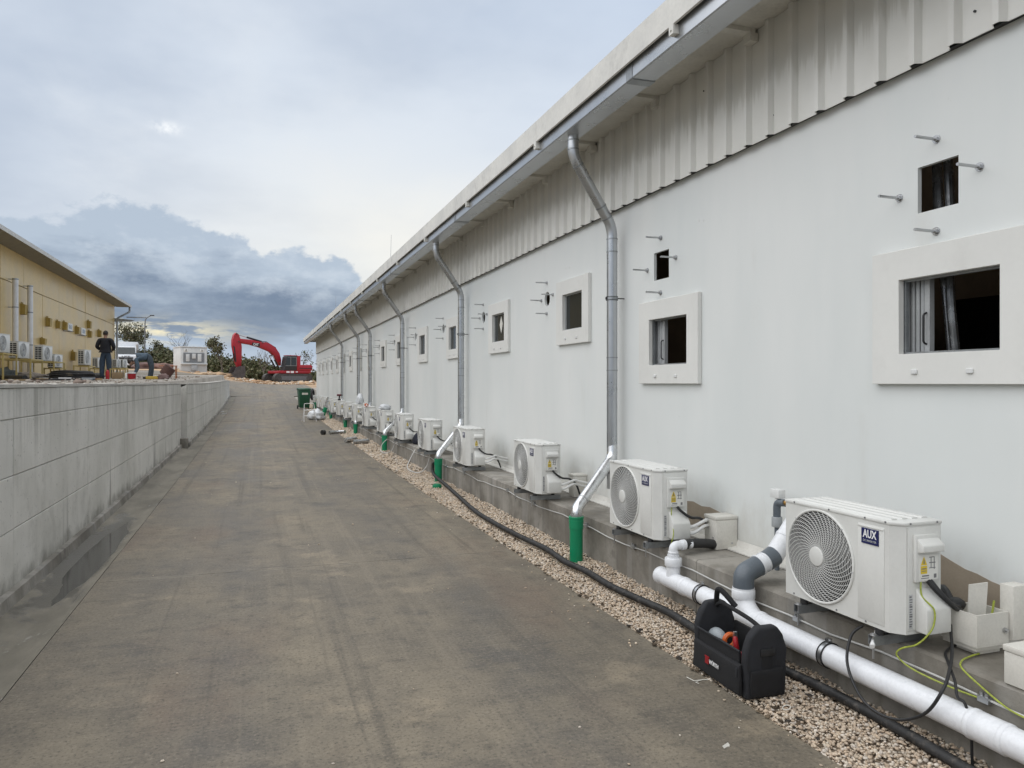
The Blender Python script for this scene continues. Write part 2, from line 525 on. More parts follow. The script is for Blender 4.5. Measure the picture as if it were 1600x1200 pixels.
def mat_cladding():
    m, nt, b = newmat('cladding_cream'); t = NT(nt); p = t.pos(); X, Y, Z = t.xyz(p)
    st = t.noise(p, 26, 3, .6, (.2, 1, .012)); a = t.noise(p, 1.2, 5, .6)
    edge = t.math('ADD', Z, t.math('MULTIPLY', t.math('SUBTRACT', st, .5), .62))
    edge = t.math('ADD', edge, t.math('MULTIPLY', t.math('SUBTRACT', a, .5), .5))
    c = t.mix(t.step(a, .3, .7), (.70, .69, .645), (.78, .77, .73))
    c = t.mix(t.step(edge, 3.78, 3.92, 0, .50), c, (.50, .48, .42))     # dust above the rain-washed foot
    t.L(c, b.inputs['Base Color']); b.inputs['Roughness'].default_value = .5
    return m


def mat_gravel():
    m, nt, b = newmat('gravel_stone'); t = NT(nt); p = t.pos()
    c = t.mix(t.step(t.noise(p, 160, 3, .6), .4, .75, 0, .4), t.attr('tint'), (.20, .155, .11))
    t.L(c, b.inputs['Base Color']); b.inputs['Roughness'].default_value = .85
    return m


def mat_tint(name, rough=.7, trans=0.0):
    m, nt, b = newmat(name); t = NT(nt)
    t.L(t.attr('tint'), b.inputs['Base Color']); b.inputs['Roughness'].default_value = rough
    b.inputs['Specular IOR Level'].default_value = .25
    if trans: b.inputs['Subsurface Weight'].default_value = 0
    return m


def mat_ground():
    m, nt, b = newmat('ground_dirt'); t = NT(nt); p = t.pos(); X, Y, Z = t.xyz(p)
    n = t.noise(p, .5, 6, .65); f = t.noise(p, 9, 6, .7); r = t.noise(p, .12, 4, .6)
    yard = t.mix(t.step(n, .3, .7), (.23, .205, .175), (.36, .33, .285))
    dirt = t.mix(t.step(n, .3, .7), (.30, .185, .10), (.47, .33, .20))
    d = t.math('ADD', Y, t.math('MULTIPLY', r, 10))
    c = t.mix(t.step(d, 72, 78), yard, dirt)
    c = t.mix(t.step(d, 108, 122), c, (.11, .115, .06))
    c = t.mix(t.step(f, .5, .8, 0, .55), c, (.13, .105, .08))
    t.L(c, b.inputs['Base Color']); b.inputs['Roughness'].default_value = .9
    t.bump(f, b, .6, .05)
    return m


def mat_channel():
    m, nt, b = newmat('channel_concrete'); t = NT(nt); p = t.pos()
    n = t.noise(p, 1.4, 6, .65, (1.4, .5, 1)); f = t.noise(p, 60, 4, .7); w = t.noise(p, .9, 5, .6, (1.6, .35, 1), (5, 3, 0)); e = t.noise(p, 3.4, 6, .7, (1, .5, 1), (2, 7, 0))
    c = t.mix(t.step(n, .3, .7), (.13, .117, .09), (.235, .212, .168))
    c = t.mix(t.step(w, .61, .68, 0, .6), c, (.06, .056, .05))
    c = t.mix(t.step(e, .62, .68, 0, .45), c, (.36, .35, .32))
    c = t.mix(t.step(f, .5, .8, 0, .35), c, (.07, .065, .055))
    X, Y, Z = t.xyz(p)                                 # damp margin round the standing water
    ex = t.math('DIVIDE', t.math('SUBTRACT', X, -1.56), .24); ey = t.math('DIVIDE', t.math('SUBTRACT', Y, 8.5), 2.5)
    dd = t.math('ADD', t.math('SQRT', t.math('ADD', t.math('MULTIPLY', ex, ex), t.math('MULTIPLY', ey, ey))), t.math('MULTIPLY', t.math('SUBTRACT', t.noise(p, 4.5, 6, .7, (1, .6, 1)), .5), 1.5))
    wet = t.math('MAXIMUM', t.step(dd, 1.0, .72), t.step(w, .61, .68))
    c = t.mix(t.step(dd, 1.0, .72, 0, .68), c, (.055, .051, .043))
    t.L(c, b.inputs['Base Color'])
    t.L(t.step(wet, 0, 1, .8, .3), b.inputs['Roughness'])
    t.bump(f, b, .3, .008)
    return m


def mat_water():
    m, nt, b = newmat('puddle_water'); t = NT(nt); p = t.pos()
    b.inputs['Base Color'].default_value = (.045, .043, .038, 1); b.inputs['Roughness'].default_value = .06
    b.inputs['IOR'].default_value = 1.33; b.inputs['Specular IOR Level'].default_value = .6
    t.bump(t.noise(p, 9, 3), b, .03, .01)
    return m


def mat_glass():
    m, nt, b = newmat('window_glass')
    b.inputs['Base Color'].default_value = (.02, .023, .022, 1); b.inputs['Roughness'].default_value = .12
    b.inputs['Specular IOR Level'].default_value = .3
    b.inputs['Alpha'].default_value = .9
    return m


MROAD = mat_road(); MCONC = mat_wallconc(); MPLIN = mat_plinth(); MWALL = mat_paintwall(); MCLAD = mat_cladding()
MGRAV = mat_gravel(); MGROUND = mat_ground(); MCHAN = mat_channel(); MWATER = mat_water(); MGLASS = mat_glass()
MLEAF = mat_tint('leaf', .65); MROCK = mat_tint('rubble_stone', .9)
MCREAM = M('cream_panel', (.66, .645, .60), .5, dirt=.25, scale=2)
MSOFF = M('soffit_cream', (.60, .58, .52), .55, dirt=.3, scale=2)
MGALV = M('galvanised_steel', (.50, .515, .53), .30, .88, var=.05, scale=3, fine=0)
MGALVD = M('galvanised_dull', (.33, .345, .355), .42, .7, var=.18, scale=7, fine=.08)
MFOIL = M('shiny_spout_metal', (.66, .67, .68), .24, .9, var=.12, scale=12)
MFRAME = M('window_board_white', (.73, .725, .69), .5, var=.02, scale=2, fine=.01, dirt=.06)
MWHITE = M('white_plastic', (.74, .745, .73), .35, var=.03, scale=3)
MAC = M('ac_casing_white', (.67, .67, .64), .38, var=.04, scale=4, fine=.02, dirt=.10, dirtcol=(.42, .39, .33), rnd=.16)
MACG = M('ac_grille_grey', (.60, .60, .58), .4, var=.03)
MDARK = M('dark_cavity', (.035, .036, .038), .6, var=.2)
MFAN = M('fan_blade_grey', (.075, .078, .08), .5)
MNAVY = M('badge_navy', (.012, .016, .085), .3, var=.05, fine=0)
MLETW = M('lettering_white', (.78, .78, .78), .4, var=.02, fine=0)
MINK = M('printed_grey', (.16, .16, .165), .5, var=.1, fine=0)
MLABEL = M('label_silver', (.50, .51, .51), .4, var=.06)
MYEL = M('warning_yellow', (.68, .50, .03), .5, var=.05)
MBLACK = M('black_rubber', (.018, .018, .019), .5, var=.25, scale=20)
MHOSE = M('black_corrugated_hose', (.026, .026, .026), .6, var=.5, scale=11, fine=.1, dirt=.7, dirtcol=(.15, .13, .11))
MPVC = M('white_pvc', (.76, .775, .80), .28, var=.03, scale=4, dirt=.10, dirtcol=(.45, .42, .38))
MPVCG = M('grey_pvc', (.11, .13, .15), .35, var=.12)
MGREEN = M('green_pipe', (.004, .235, .105), .38, var=.08, scale=6, dirt=.12)
MBOX = M('junction_box_cream', (.66, .64, .585), .45, var=.05, dirt=.14, scale=6)
MBAG = M('bag_black_fabric', (.009, .009, .0105), .8, var=.3, scale=30, bump=.4, bscale=500)
MBAGG = M('bag_charcoal_fabric', (.016, .017, .021), .75, var=.25, scale=30, bump=.4, bscale=500)
MRED = M('red_plastic', (.34, .012, .018), .45)
MORANGE = M('orange_plastic', (.60, .12, .02), .45)
MEARTH = M('earth_wire_yellow_green', (.33, .38, .05), .45, var=.25, scale=60)
MSTEEL = M('zinc_bolt', (.50, .505, .51), .32, .9, var=.1)
MWIRE = M('pale_wire', (.56, .56, .54), .4, var=.08)
MTAN = M('bare_tan_panel', (.33, .275, .21), .6, var=.08, scale=6)
MROOM = M('room_tan', (.22, .16, .10), .8, var=.2, scale=1.2)
MROOMD = M('room_dark', (.04, .04, .043), .7, var=.3, scale=2)
MYWALL = M('ochre_panel', (.62, .455, .20), .36, var=.10, scale=.8, dirt=.3, dirtcol=(.42, .29, .11))
MYBOX = M('ochre_box', (.36, .245, .055), .5, var=.1)
MYSTEEL = M('ochre_steel', (.47, .36, .13), .5, var=.12, dirt=.25)
MPIPEW = M('weathered_white_pipe', (.74, .73, .72), .45, var=.05, dirt=.10)
MROOF = M('old_roof_sheet', (.42, .41, .38), .6, var=.12, scale=1, dirt=.3)
MEXR = M('excavator_red', (.36, .012, .022), .42, var=.10, scale=2, dirt=.16)
MTRACK = M('track_steel', (.085, .08, .075), .65, .3, var=.3, scale=6, dirt=.5, dirtcol=(.17, .14, .11))
MGLD = M('dark_cab_glass', (.03, .038, .04), .1, var=.1, fine=0)
MBARK = M('bark', (.12, .10, .08), .9, var=.25)
MTRUCK = M('truck_white', (.70, .72, .74), .4, var=.04)
MBINGR = M('bin_green', (.008, .075, .035), .45, var=.12, dirt=.1)
MSACK = M('white_sack_plastic', (.66, .68, .70), .45, var=.1, scale=8, bump=.3, bscale=25)
MWOOD = M('raw_timber', (.36, .26, .14), .75, var=.15, scale=8)
MPAPER = M('pale_scrap', (.66, .64, .58), .8)

# ------------------------------------------------------------------ terrain


def interp(pts, y):
    return float(np.interp(y, [p[0] for p in pts], [p[1] for p in pts]))


ROADP = [(-30, 0), (10, 0), (16, .025), (22, .08), (30, .18), (36, .265), (41, .36), (46, .50), (51, .70), (60, 1.06), (70, 1.38), (80, 1.60), (90, 1.72), (110, 1.85), (125, 1.7), (200, -2), (900, -14)]
YARDP = [(-30, 1.66), (10, 1.672), (20, 1.72), (27, 1.79), (45, 2.06), (60, 2.40), (75, 2.78), (90, 3.18), (110, 3.5), (130, 3.3), (200, -2), (900, -14)]


def road_z(y): return interp(ROADP, y)
def yard_z(y): return interp(YARDP, y)


def sm(t):
    t = max(0, min(1, t)); return t * t * (3 - 2 * t)


def ground_z(x, y):
    r = road_z(y); q = yard_z(y)
    if y < 52: return q if x < -2.0 else r
    w = sm((x + 9.0) / 11.0)                     # beyond the retaining wall the levels run together
    w0 = 0.0 if x < -2.0 else 1.0
    k = sm((y - 52) / 7.0)
    return q * (1 - (w0 * (1 - k) + w * k)) + r * (w0 * (1 - k) + w * k)


def ground():
    xs = [-500, -200, -90, -50, -32, -22, -16, -12, -10, -9, -8, -7, -6, -5, -4, -3, -2.4, -2.04, -1.96, -1.4, -.6, .4, 1.4, 2.4, 3.2, 4.5, 7, 12, 20, 40, 90, 200, 500]
    ys = [-40, -15, 0, 5, 10] + list(range(13, 130, 2)) + [140, 160, 200, 300, 500, 900]
    vs = []
    for y in ys:
        for x in xs:
            z = ground_z(x, y) - (.055 if x > -2 else 0.0)
            if y > 66 and abs(x) < 30: z += .16 * (mnoise.noise((x * .35, y * .35, 2)))
            if x < -2.3 and y < 60: z += .012 * mnoise.noise((x * .9, y * .9, 5))
            vs.append((x, y, z))
    nx = len(xs)
    fs = [(j * nx + i, j * nx + i + 1, (j + 1) * nx + i + 1, (j + 1) * nx + i) for j in range(len(ys) - 1) for i in range(nx - 1)]
    me = bpy.data.meshes.new('ground'); me.from_pydata(vs, [], fs); me.shade_smooth()
    tag(link('ground', me, MGROUND), kind='structure')


ground()


def sheet(xs, ys, fz, skirt=.04):
    mb = MB(); nx = len(xs); ny = len(ys)
    vs = [(x, y, fz(x, y)) for y in ys for x in xs]
    fs = [(j * nx + i, j * nx + i + 1, (j + 1) * nx + i + 1, (j + 1) * nx + i) for j in range(ny - 1) for i in range(nx - 1)]
    rim = [i for i in range(nx)] + [j * nx + nx - 1 for j in range(1, ny)] + [(ny - 1) * nx + i for i in range(nx - 2, -1, -1)] + [j * nx for j in range(ny - 2, 0, -1)]
    o = len(vs)
    vs += [(vs[i][0], vs[i][1], vs[i][2] - skirt) for i in rim]
    m = len(rim)
    fs += [(rim[(k + 1) % m], rim[k], o + k, o + (k + 1) % m) for k in range(m)]
    return mb.add(vs, fs)


road = bpy.data.objects.new('road', None); COL.objects.link(road); tag(road, kind='structure'); road.location = (.6, 20, 0)
joints = [-6.2, .45, 7.12, 13.6, 20.3, 27, 33.7, 40.4, 47.0, 53.0]
for a, b in zip(joints[:-1], joints[1:]):
    ys = [a + .004] + [y for y in np.arange(math.ceil(a + .3), b - .2, 1.0)] + [b - .004]
    xs = [-1.285, -.6, .1, .8, 1.5, 2.1, 2.45]
    sheet(xs, ys, lambda x, y: road_z(y) + .003 * mnoise.noise((x, y, 1))).build('slab', MROAD, road, world=True, angle=60)
xs = [-11, -9, -7, -5.5, -4, -2.8, -1.8, -.8, .2, 1.2, 2.2, 3.0, 4.5]
ys = [53.01] + list(np.arange(54.5, 76, 1.5))
sheet(xs, ys, lambda x, y: ground_z(x, y) + .022 * sm((y - 53) / 4) + (.03 if x < -2 else 0)).build('slab', MROAD, road, world=True, angle=60)

chan = sheet([-1.80, -1.62, -1.5, -1.40, -1.292], list(np.arange(-6, 53.2, .25)),
             lambda x, y: road_z(y) - .016 * math.exp(-((y - 8.35) / 1.55) ** 4) * (0 if x in (-1.80, -1.292) else 1) + {-1.80: .012, -1.62: -.016, -1.5: -.026, -1.40: -.02, -1.292: -.002}[x] + .007 * mnoise.noise((x * 3, y * 1.7, 3)), .07)
tag(recentre(chan.build('drain_channel', MCHAN, angle=60)), kind='structure')

# standing water in the channel
mb = MB().add([(-1.79, 6.5, -.030), (-1.30, 6.5, -.030), (-1.30, 10.3, -.030), (-1.79, 10.3, -.030)], [(0, 1, 2, 3)])   # the dip in the channel shapes its edge
tag(recentre(mb.build('puddle', MWATER, recalc=False)), kind='structure')

# ------------------------------------------------------------------ retaining wall


def retaining(name, label, X, y0, y1, ztop, zbot, pitch, yfirst, thick=.34):
    t = thing(name, label, 'wall', (X - thick / 2, (y0 + y1) / 2, zbot((y0 + y1) / 2)))
    ys = [y0] + [y for y in np.arange(yfirst, y1 - .3, pitch) if y > y0 + .3] + [y1]
    # core, its face set back behind the panel faces
    mb = MB()
    for a, b in zip(ys[:-1], ys[1:]):
        mb.add([(X - thick, a, zbot(a) - .3), (X - .02, a, zbot(a) - .3), (X - .02, b, zbot(b) - .3), (X - thick, b, zbot(b) - .3),
                (X - thick, a, ztop(a) - .03), (X - .02, a, ztop(a) - .03), (X - .02, b, ztop(b) - .03), (X - thick, b, ztop(b) - .03)],
               [(4, 5, 6, 7), (0, 1, 5, 4), (1, 2, 6, 5), (2, 3, 7, 6), (3, 0, 4, 7)])
    mb.build('core', MCONC, t, world=True)
    rows = [None, 1.415, .97, .55, None]
    for a, b in zip(ys[:-1], ys[1:]):
        for k in range(4):
            def up(y, k=k): return (ztop(y) - .031) if k == 0 else rows[k] + (ztop(y) - 1.688) - .003
            def dn(y, k=k): return (zbot(y) - .12) if k == 3 else rows[k + 1] + (ztop(y) - 1.688) + .003
            if up(a) - dn(a) < .03 or up(b) - dn(b) < .03: continue
            px = X + random.uniform(-.003, .002)
            g = .004
            mb = MB()
            mb.add([(px, a + g, dn(a)), (px, b - g, dn(b)), (px + random.uniform(-.002, .001), b - g, up(b)), (px, a + g, up(a)),
                    (X - .019, a + g, dn(a)), (X - .019, b - g, dn(b)), (X - .019, b - g, up(b)), (X - .019, a + g, up(a))],
                   [(0, 1, 2, 3), (0, 4, 5, 1), (1, 5, 6, 2), (2, 6, 7, 3), (3, 7, 4, 0)])
            mb.build('panel', MCONC, t, world=True, bevel=.004, seg=1)
    # rough poured cap
    mb = MB(); n = int((y1 - y0) / .25); vs = []
    for i in range(n + 1):
        y = y0 + (y1 - y0) * i / n
        w = .012 * mnoise.noise((y * 2.1, 3, 1)); h = .006 * mnoise.noise((y * 3.3, 7, 1))
        vs += [(X + .006 + w, y, ztop(y) - .028), (X + .004 + w, y, ztop(y) + h), (X - thick - .03, y, ztop(y) + h), (X - thick - .03, y, ztop(y) - .2)]
    fs = [(i * 4 + k, (i + 1) * 4 + k, (i + 1) * 4 + k + 1, i * 4 + k + 1) for i in range(n) for k in range(3)]
    fs += [(0, 1, 2, 3), (4 * n + 3, 4 * n + 2, 4 * n + 1, 4 * n)]
    mb.add(vs, fs); mb.build('cap', M('cap_concrete', (.42, .40, .36), .85, var=.14, scale=4, bump=.4), t, world=True)
    # foot kerb
    mb = MB(); n = int((y1 - y0) / .5); vs = []
    for i in range(n + 1):
        y = y0 + (y1 - y0) * i / n; h = .10 + .02 * mnoise.noise((y * 1.3, 1, 8))
        vs += [(X - .01, y, zbot(y) + h), (X + .045, y, zbot(y) + h - .012), (X + .062, y, zbot(y) - .04)]
    fs = [(i * 3 + k, (i + 1) * 3 + k, (i + 1) * 3 + k + 1, i * 3 + k + 1) for i in range(n) for k in range(2)]
    mb.add(vs, fs); mb.build('foot_kerb', MPLIN, t, world=True, recalc=False)
    return t


retaining('retaining_wall', 'long grey cast concrete retaining wall with drip stains beside the puddle', -1.80, -6.0, 20.55, lambda y: 1.688, road_z, 2.72, -1.36 - 2.72)
retaining('retaining_wall', 'stepped-out stretch of concrete retaining wall ending near the red excavator', -1.67, 20.75, 53.0, lambda y: 1.688 + .15 * sm((y - 25) / 28), road_z, 2.72, 23.4)
mb = MB().box(-1.80, -1.62, 20.3, 20.56, .03, .30)
o = tag(recentre(mb.build('concrete_block', MPLIN, bevel=.02)), 'small rough concrete block in the corner where the retaining wall steps out', 'block')

# ------------------------------------------------------------------ gravel


def stones(name, mat, items, palette, kind='stuff', seed=1, squash=.7):
    rng = np.random.default_rng(seed)
    bm = bmesh.new(); bmesh.ops.create_icosphere(bm, subdivisions=1, radius=1.0)
    base = np.array([v.co[:] for v in bm.verts]); tri = np.array([[v.index for v in f.verts] for f in bm.faces]); bm.free()
    items = np.asarray(items); n = len(items); nv = len(base)
    q = rng.normal(size=(n, 4)); q /= np.linalg.norm(q, axis=1)[:, None]
    w, x, y, z = q.T
    Rm = np.stack([1 - 2 * (y * y + z * z), 2 * (x * y - z * w), 2 * (x * z + y * w), 2 * (x * y + z * w), 1 - 2 * (x * x + z * z), 2 * (y * z - x * w),
                   2 * (x * z - y * w), 2 * (y * z + x * w), 1 - 2 * (x * x + y * y)], 1).reshape(n, 3, 3)
    sc = rng.uniform(.6, 1.25, size=(n, 1, 3)); jit = 1 + rng.uniform(-.28, .22, size=(n, nv, 1))
    p = base[None] * jit * sc
    p = np.einsum('nij,nvj->nvi', Rm, p) * items[:, None, 3:4]
    p[:, :, 2] *= squash
    p += items[:, None, :3]
    me = bpy.data.meshes.new(name)
    me.vertices.add(n * nv); me.vertices.foreach_set('co', p.astype(np.float32).ravel())
    F_ = (tri[None] + (np.arange(n) * nv)[:, None, None]).reshape(-1, 3)
    me.loops.add(F_.size); me.polygons.add(len(F_))
    me.loops.foreach_set('vertex_index', F_.astype(np.int32).ravel())
    me.polygons.foreach_set('loop_start', (np.arange(len(F_)) * 3).astype(np.int32))
    me.update(calc_edges=True); me.validate()
    pal = np.array(palette); c = pal[rng.integers(0, len(pal), n)] * rng.uniform(.80, 1.13, size=(n, 1))
    c = np.repeat(np.concatenate([np.clip(c, 0, 1), np.ones((n, 1))], 1), nv, axis=0)
    at = me.color_attributes.new('tint', 'FLOAT_COLOR', 'POINT'); at.data.foreach_set('color', c.astype(np.float32).ravel())
    return link(name, me, mat)


GPAL = [(.58, .475, .355), (.61, .515, .405), (.55, .435, .32), (.64, .565, .465), (.53, .43, .33), (.59, .465, .345), (.66, .59, .51)]
rng = np.random.default_rng(5)
it = []


def edge_x(y): return 2.455 + .03 * mnoise.noise((y * 1.9, 0, 3)) + .02 * mnoise.noise((y * 6.3, 2, 3))


for (a, b, r, cnt) in ((.6, 6.5, .0093, 21000), (6.5, 14, .0125, 14500), (14, 46.5, .022, 12500)):
    yy = rng.uniform(a, b, cnt); uu = rng.uniform(0, 1, cnt); rr = r * rng.uniform(.65, 1.4, cnt); hh = rng.uniform(-.022, .0, cnt)
    for y, u, q, h in zip(yy, uu, rr, hh):
        x = edge_x(y) + u * (3.06 - edge_x(y))
        lump = .018 * mnoise.noise((x * 4, y * 3, 1)) + .02 * sm((x - 2.8) / .26)
        it.append((x, y, road_z(y) + h + lump, q))
tag(stones('gravel', MGRAV, it, GPAL), 'pale tan gravel filling the strip at the foot of the plinth', 'gravel', kind='stuff')
mb = sheet([2.44, 2.75, 3.07], list(np.arange(-4, 48.2, 1.0)), lambda x, y: road_z(y) - .026, .02)
tag(recentre(mb.build('gravel_bed', M('gravel_bed_soil', (.23, .18, .13), .95, var=.3, scale=30, bump=.8, bscale=90))), kind='structure')
it = []
for k in range(170):                                                   # strays rolled onto the concrete
    y = rng.uniform(1.5, 20); x = 2.44 - abs(rng.normal()) * .16 if k < 110 else rng.uniform(-1.1, 2.3)
    q = rng.uniform(.004, .011); it.append((x, y, road_z(y) + q * .45, q))
tag(stones('loose_pebbles', MGRAV, it, GPAL, seed=8), 'stray pebbles scattered on the concrete road', 'pebbles', kind='stuff')

it = []
for k in range(420):                                                   # chips of wood, leaf and soil caught in the gravel
    y = rng.uniform(1.2, 16) ** 1.0; x = edge_x(y) + (abs(rng.normal()) * .05 - .02 if k % 3 else rng.uniform(.05, .58)); q = rng.uniform(.006, .022)
    it.append((x, y, road_z(y) + .010, q))
tag(stones('litter_chips', MROCK, it, [(.06, .045, .03), (.10, .075, .05), (.04, .035, .03), (.16, .12, .08)], seed=12, squash=.28), 'dark chips of wood and soil caught along the gravel edge', 'litter', kind='stuff')

# ------------------------------------------------------------------ white building
XW = 3.57
Y0, Y1 = -3.0, 47.8
bld = thing('panel_building', 'long white panel building with corrugated cream band and galvanised gutter above the air conditioners', 'building', (9.0, 22.4, 0))
B = lambda mb, name, mat, par=None, **kw: mb.build(name, mat, par or bld, world=True, **kw)

# windows: (far y, near y); opening sizes differ only a little
WIN = [(3.54, 2.55), (6.44, 5.42), (8.55, 7.61), (11.40, 10.43), (14.2, 13.27), (16.95, 15.98), (19.8, 18.85), (22.4, 21.45), (25.2, 24.25), (27.8, 26.85),
       (30.4, 29.45), (33.0, 32.05), (35.6, 34.65), (38.2, 37.25), (40.7, 39.75), (43.2, 42.25), (45.7, 44.75), (.75, -.2)]
holes = []
for i, (a, b) in enumerate(WIN):
    dz = 0 if i < 2 else .47
    holes.append(('r', b + .165, a - .185, 1.855 + dz, 2.305 + dz))
    if i < 2: holes.append(('r', b + .44, b + .70, 2.665, 2.925) if i == 0 else ('r', 5.95, 6.22, 2.665, 2.925))
    elif i < 17: holes.append(('c', a + .40, 2.785, .092))


def wall_holes(X, T, y0, y1, z0, z1, holes):
    mb = MB()
    ysb = sorted({y0, y1} | {h for q in holes for h in ((q[1], q[2]) if q[0] == 'r' else (q[1] - .13, q[1] + .13))})
    zsb = sorted({z0, z1} | {h for q in holes for h in ((q[3], q[4]) if q[0] == 'r' else (q[2] - .13, q[2] + .13))})
    for ya, yb in zip(ysb[:-1], ysb[1:]):
        for za, zb in zip(zsb[:-1], zsb[1:]):
            cy, cz = (ya + yb) / 2, (za + zb) / 2
            skip = False
            for q in holes:
                if q[0] == 'r' and q[1] < cy < q[2] and q[3] < cz < q[4]: skip = True
                if q[0] == 'c' and abs(cy - q[1]) < .13 and abs(cz - q[2]) < .13: skip = True
            if skip: continue
            mb.add([(X, ya, za), (X, yb, za), (X, yb, zb), (X, ya, zb)], [(0, 3, 2, 1)])
            mb.add([(X + T, ya, za), (X + T, yb, za), (X + T, yb, zb), (X + T, ya, zb)], [(0, 1, 2, 3)])
    for q in holes:
        if q[0] == 'r':
            _, a, b, c, d = q
            for (p, r) in (((a, c), (b, c)), ((b, c), (b, d)), ((b, d), (a, d)), ((a, d), (a, c))):
                mb.add([(X, *p), (X, *r), (X + T, *r), (X + T, *p)], [(0, 1, 2, 3)])
        else:
            _, y, z, r = q; n = 32; ci = []; sq = []
            for k in range(n):
                w = 2 * math.pi * (k + .5) / n; c, s = math.cos(w), math.sin(w); f = .13 / max(abs(c), abs(s))
                ci.append((y + r * c, z + r * s))
                kk = 2 * math.pi * k / n
                sq.append((y + f * c, z + f * s))
            for k in range(n):
                l = (k + 1) % n
                a0, a1, b0, b1 = sq[k], sq[l], ci[k], ci[l]
                pts = [a0]
                # keep square corners filled
                if abs(abs(a0[0] - y) - abs(a1[0] - y)) > 1e-6 and abs(abs(a0[0] - y) - .13) < 1e-6 and abs(abs(a1[1] - z) - .13) < 1e-6 or \
                   abs(abs(a0[1] - z) - .13) < 1e-6 and abs(abs(a1[0] - y) - .13) < 1e-6 and abs(a0[0] - a1[0]) > 1e-6 and abs(a0[1] - a1[1]) > 1e-6:
                    pts.append((y + math.copysign(.13, a0[0] - y + a1[0] - y), z + math.copysign(.13, a0[1] - z + a1[1] - z)))
                pts += [a1, b1, b0]
                mb.add([(X, *p) for p in pts], [tuple(range(len(pts)))])
                mb.add([(X, *b0), (X, *b1), (X + T, *b1), (X + T, *b0)], [(0, 1, 2, 3)])
    return mb


B(wall_holes(XW, .028, Y0, Y1, .40, 3.60, holes), 'wall', MWALL, recalc=False, smooth=False)
B(MB().box(XW, XW + .12, Y0, Y1, 3.6005, 4.45), 'upper_wall', MWALL)
B(MB().box(XW + .121, 14.4, Y1 - .12, Y1, .0, 4.45).prism([(XW + .121, 4.4502), (14.4, 4.4502), (9.0, 4.95)], 'y', Y1 - .12, Y1), 'end_wall', MWALL)
B(MB().box(XW + .121, 14.4, Y0, Y0 + .12, .0, 4.45).prism([(XW + .121, 4.4502), (14.4, 4.4502), (9.0, 4.95)], 'y', Y0, Y0 + .12), 'end_wall', MWALL)
B(MB().box(14.4, 14.52, Y0, Y1, .0, 4.45), 'back_wall', MWALL)
# rooms seen through the openings
B(MB().box(6.2, 6.3, Y0 + .13, Y1 - .13, .4, 4.0), 'inner_wall', MROOM)
B(MB().box(XW + .125, 6.195, Y0 + .13, Y1 - .13, .30, .395), 'floor', MROOMD)
for y in (1.6, 4.6, 7.05, 12.3, 17.8, 23.3, 28.8, 34.2, 39.0):
    B(MB().box(XW + .125, 6.19, y, y + .08, .40, 4.3), 'partition', MROOM)
# plinth, cast in lengths
ys = [-3.0, 1.35, 4.72, 8.9, 13.1, 17.4, 21.7, 26.0, 30.4, 34.8, 39.2, 43.6, 47.9]
for a, b in zip(ys[:-1], ys[1:]):
    n = 10; mb = MB(); vs = []
    for i in range(n + 1):
        y = a + .003 + (b - a - .006) * i / n
        j = .006 * mnoise.noise((y * 2.3, 4, 2)); k = .006 * mnoise.noise((y * 3.1, 9, 2))
        vs += [(3.06 + j * .5, y, -.15), (3.06 + j, y, .385 + k), (3.076 + j, y, .398 + k), (XW + .06, y, .399)]
    fs = [(i * 4 + q, i * 4 + q + 1, (i + 1) * 4 + q + 1, (i + 1) * 4 + q) for i in range(n) for q in range(3)]
    fs += [(0, 1, 2, 3), (4 * n + 3, 4 * n + 2, 4 * n + 1, 4 * n)]
    B(mb.add(vs, fs), 'plinth', MPLIN, recalc=True)
# sill flashing along the wall foot
for a, b in ((-3, 2.3), (2.303, 4.0), (4.003, 5.6), (5.603, 7.9), (7.903, 12), (12.003, 18), (18.003, 24), (24.003, 32), (32.003, 40), (40.003, 47.8)):
    B(MB().prism([(XW - .004, .402), (XW - .10, .402), (XW - .10, .412), (XW - .02, .425), (XW - .004, .47)], 'y', a, b), 'foot_flashing', MCREAM)
# corrugated band, one sheet a metre
prof = []
for r in range(4):
    y = r * .25
    prof += [(3.515, y), (3.515, y + .172), (3.474, y + .190), (3.474, y + .224), (3.515, y + .248)]
prof.append((3.515, 1.0))
vs = []
for z in (3.485, 4.318):
    vs += [(x - 3.515, y, z) for x, y in prof]
n = len(prof)
mb = MB().add(vs, [(i, i + 1, n + i + 1, n + i) for i in range(n - 1)])
mb.add([(x - 3.515 + .006, y, z) for (x, y, z) in [(p[0], p[1], 3.485) for p in prof]], [])
o = len(mb.v) - n
mb.f += [(i + 1, i, o + i, o + i + 1) for i in range(n - 1)]
sheet_me = mb.mesh('cladding_sheet', smooth=False, recalc=False)
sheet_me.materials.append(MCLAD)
k = 0
y = Y0
while y < Y1 - .9:
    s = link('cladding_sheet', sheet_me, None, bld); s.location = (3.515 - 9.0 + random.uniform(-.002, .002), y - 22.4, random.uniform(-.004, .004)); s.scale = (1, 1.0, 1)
    y += 1.0
mb = MB()
for q in range(60):
    yy = Y0 + .8 + q * .83 + random.uniform(-.1, .1); zz = random.choice((3.62, 4.12)); mb.cyl((3.517, yy, zz), (3.508, yy, zz), .007, n=6)
B(mb, 'cladding_screws', MBLACK)
# dark closure behind the foot of the band
B(MB().box(3.53, 3.568, Y0, Y1, 3.50, 3.53), 'closure_strip', MBLACK)
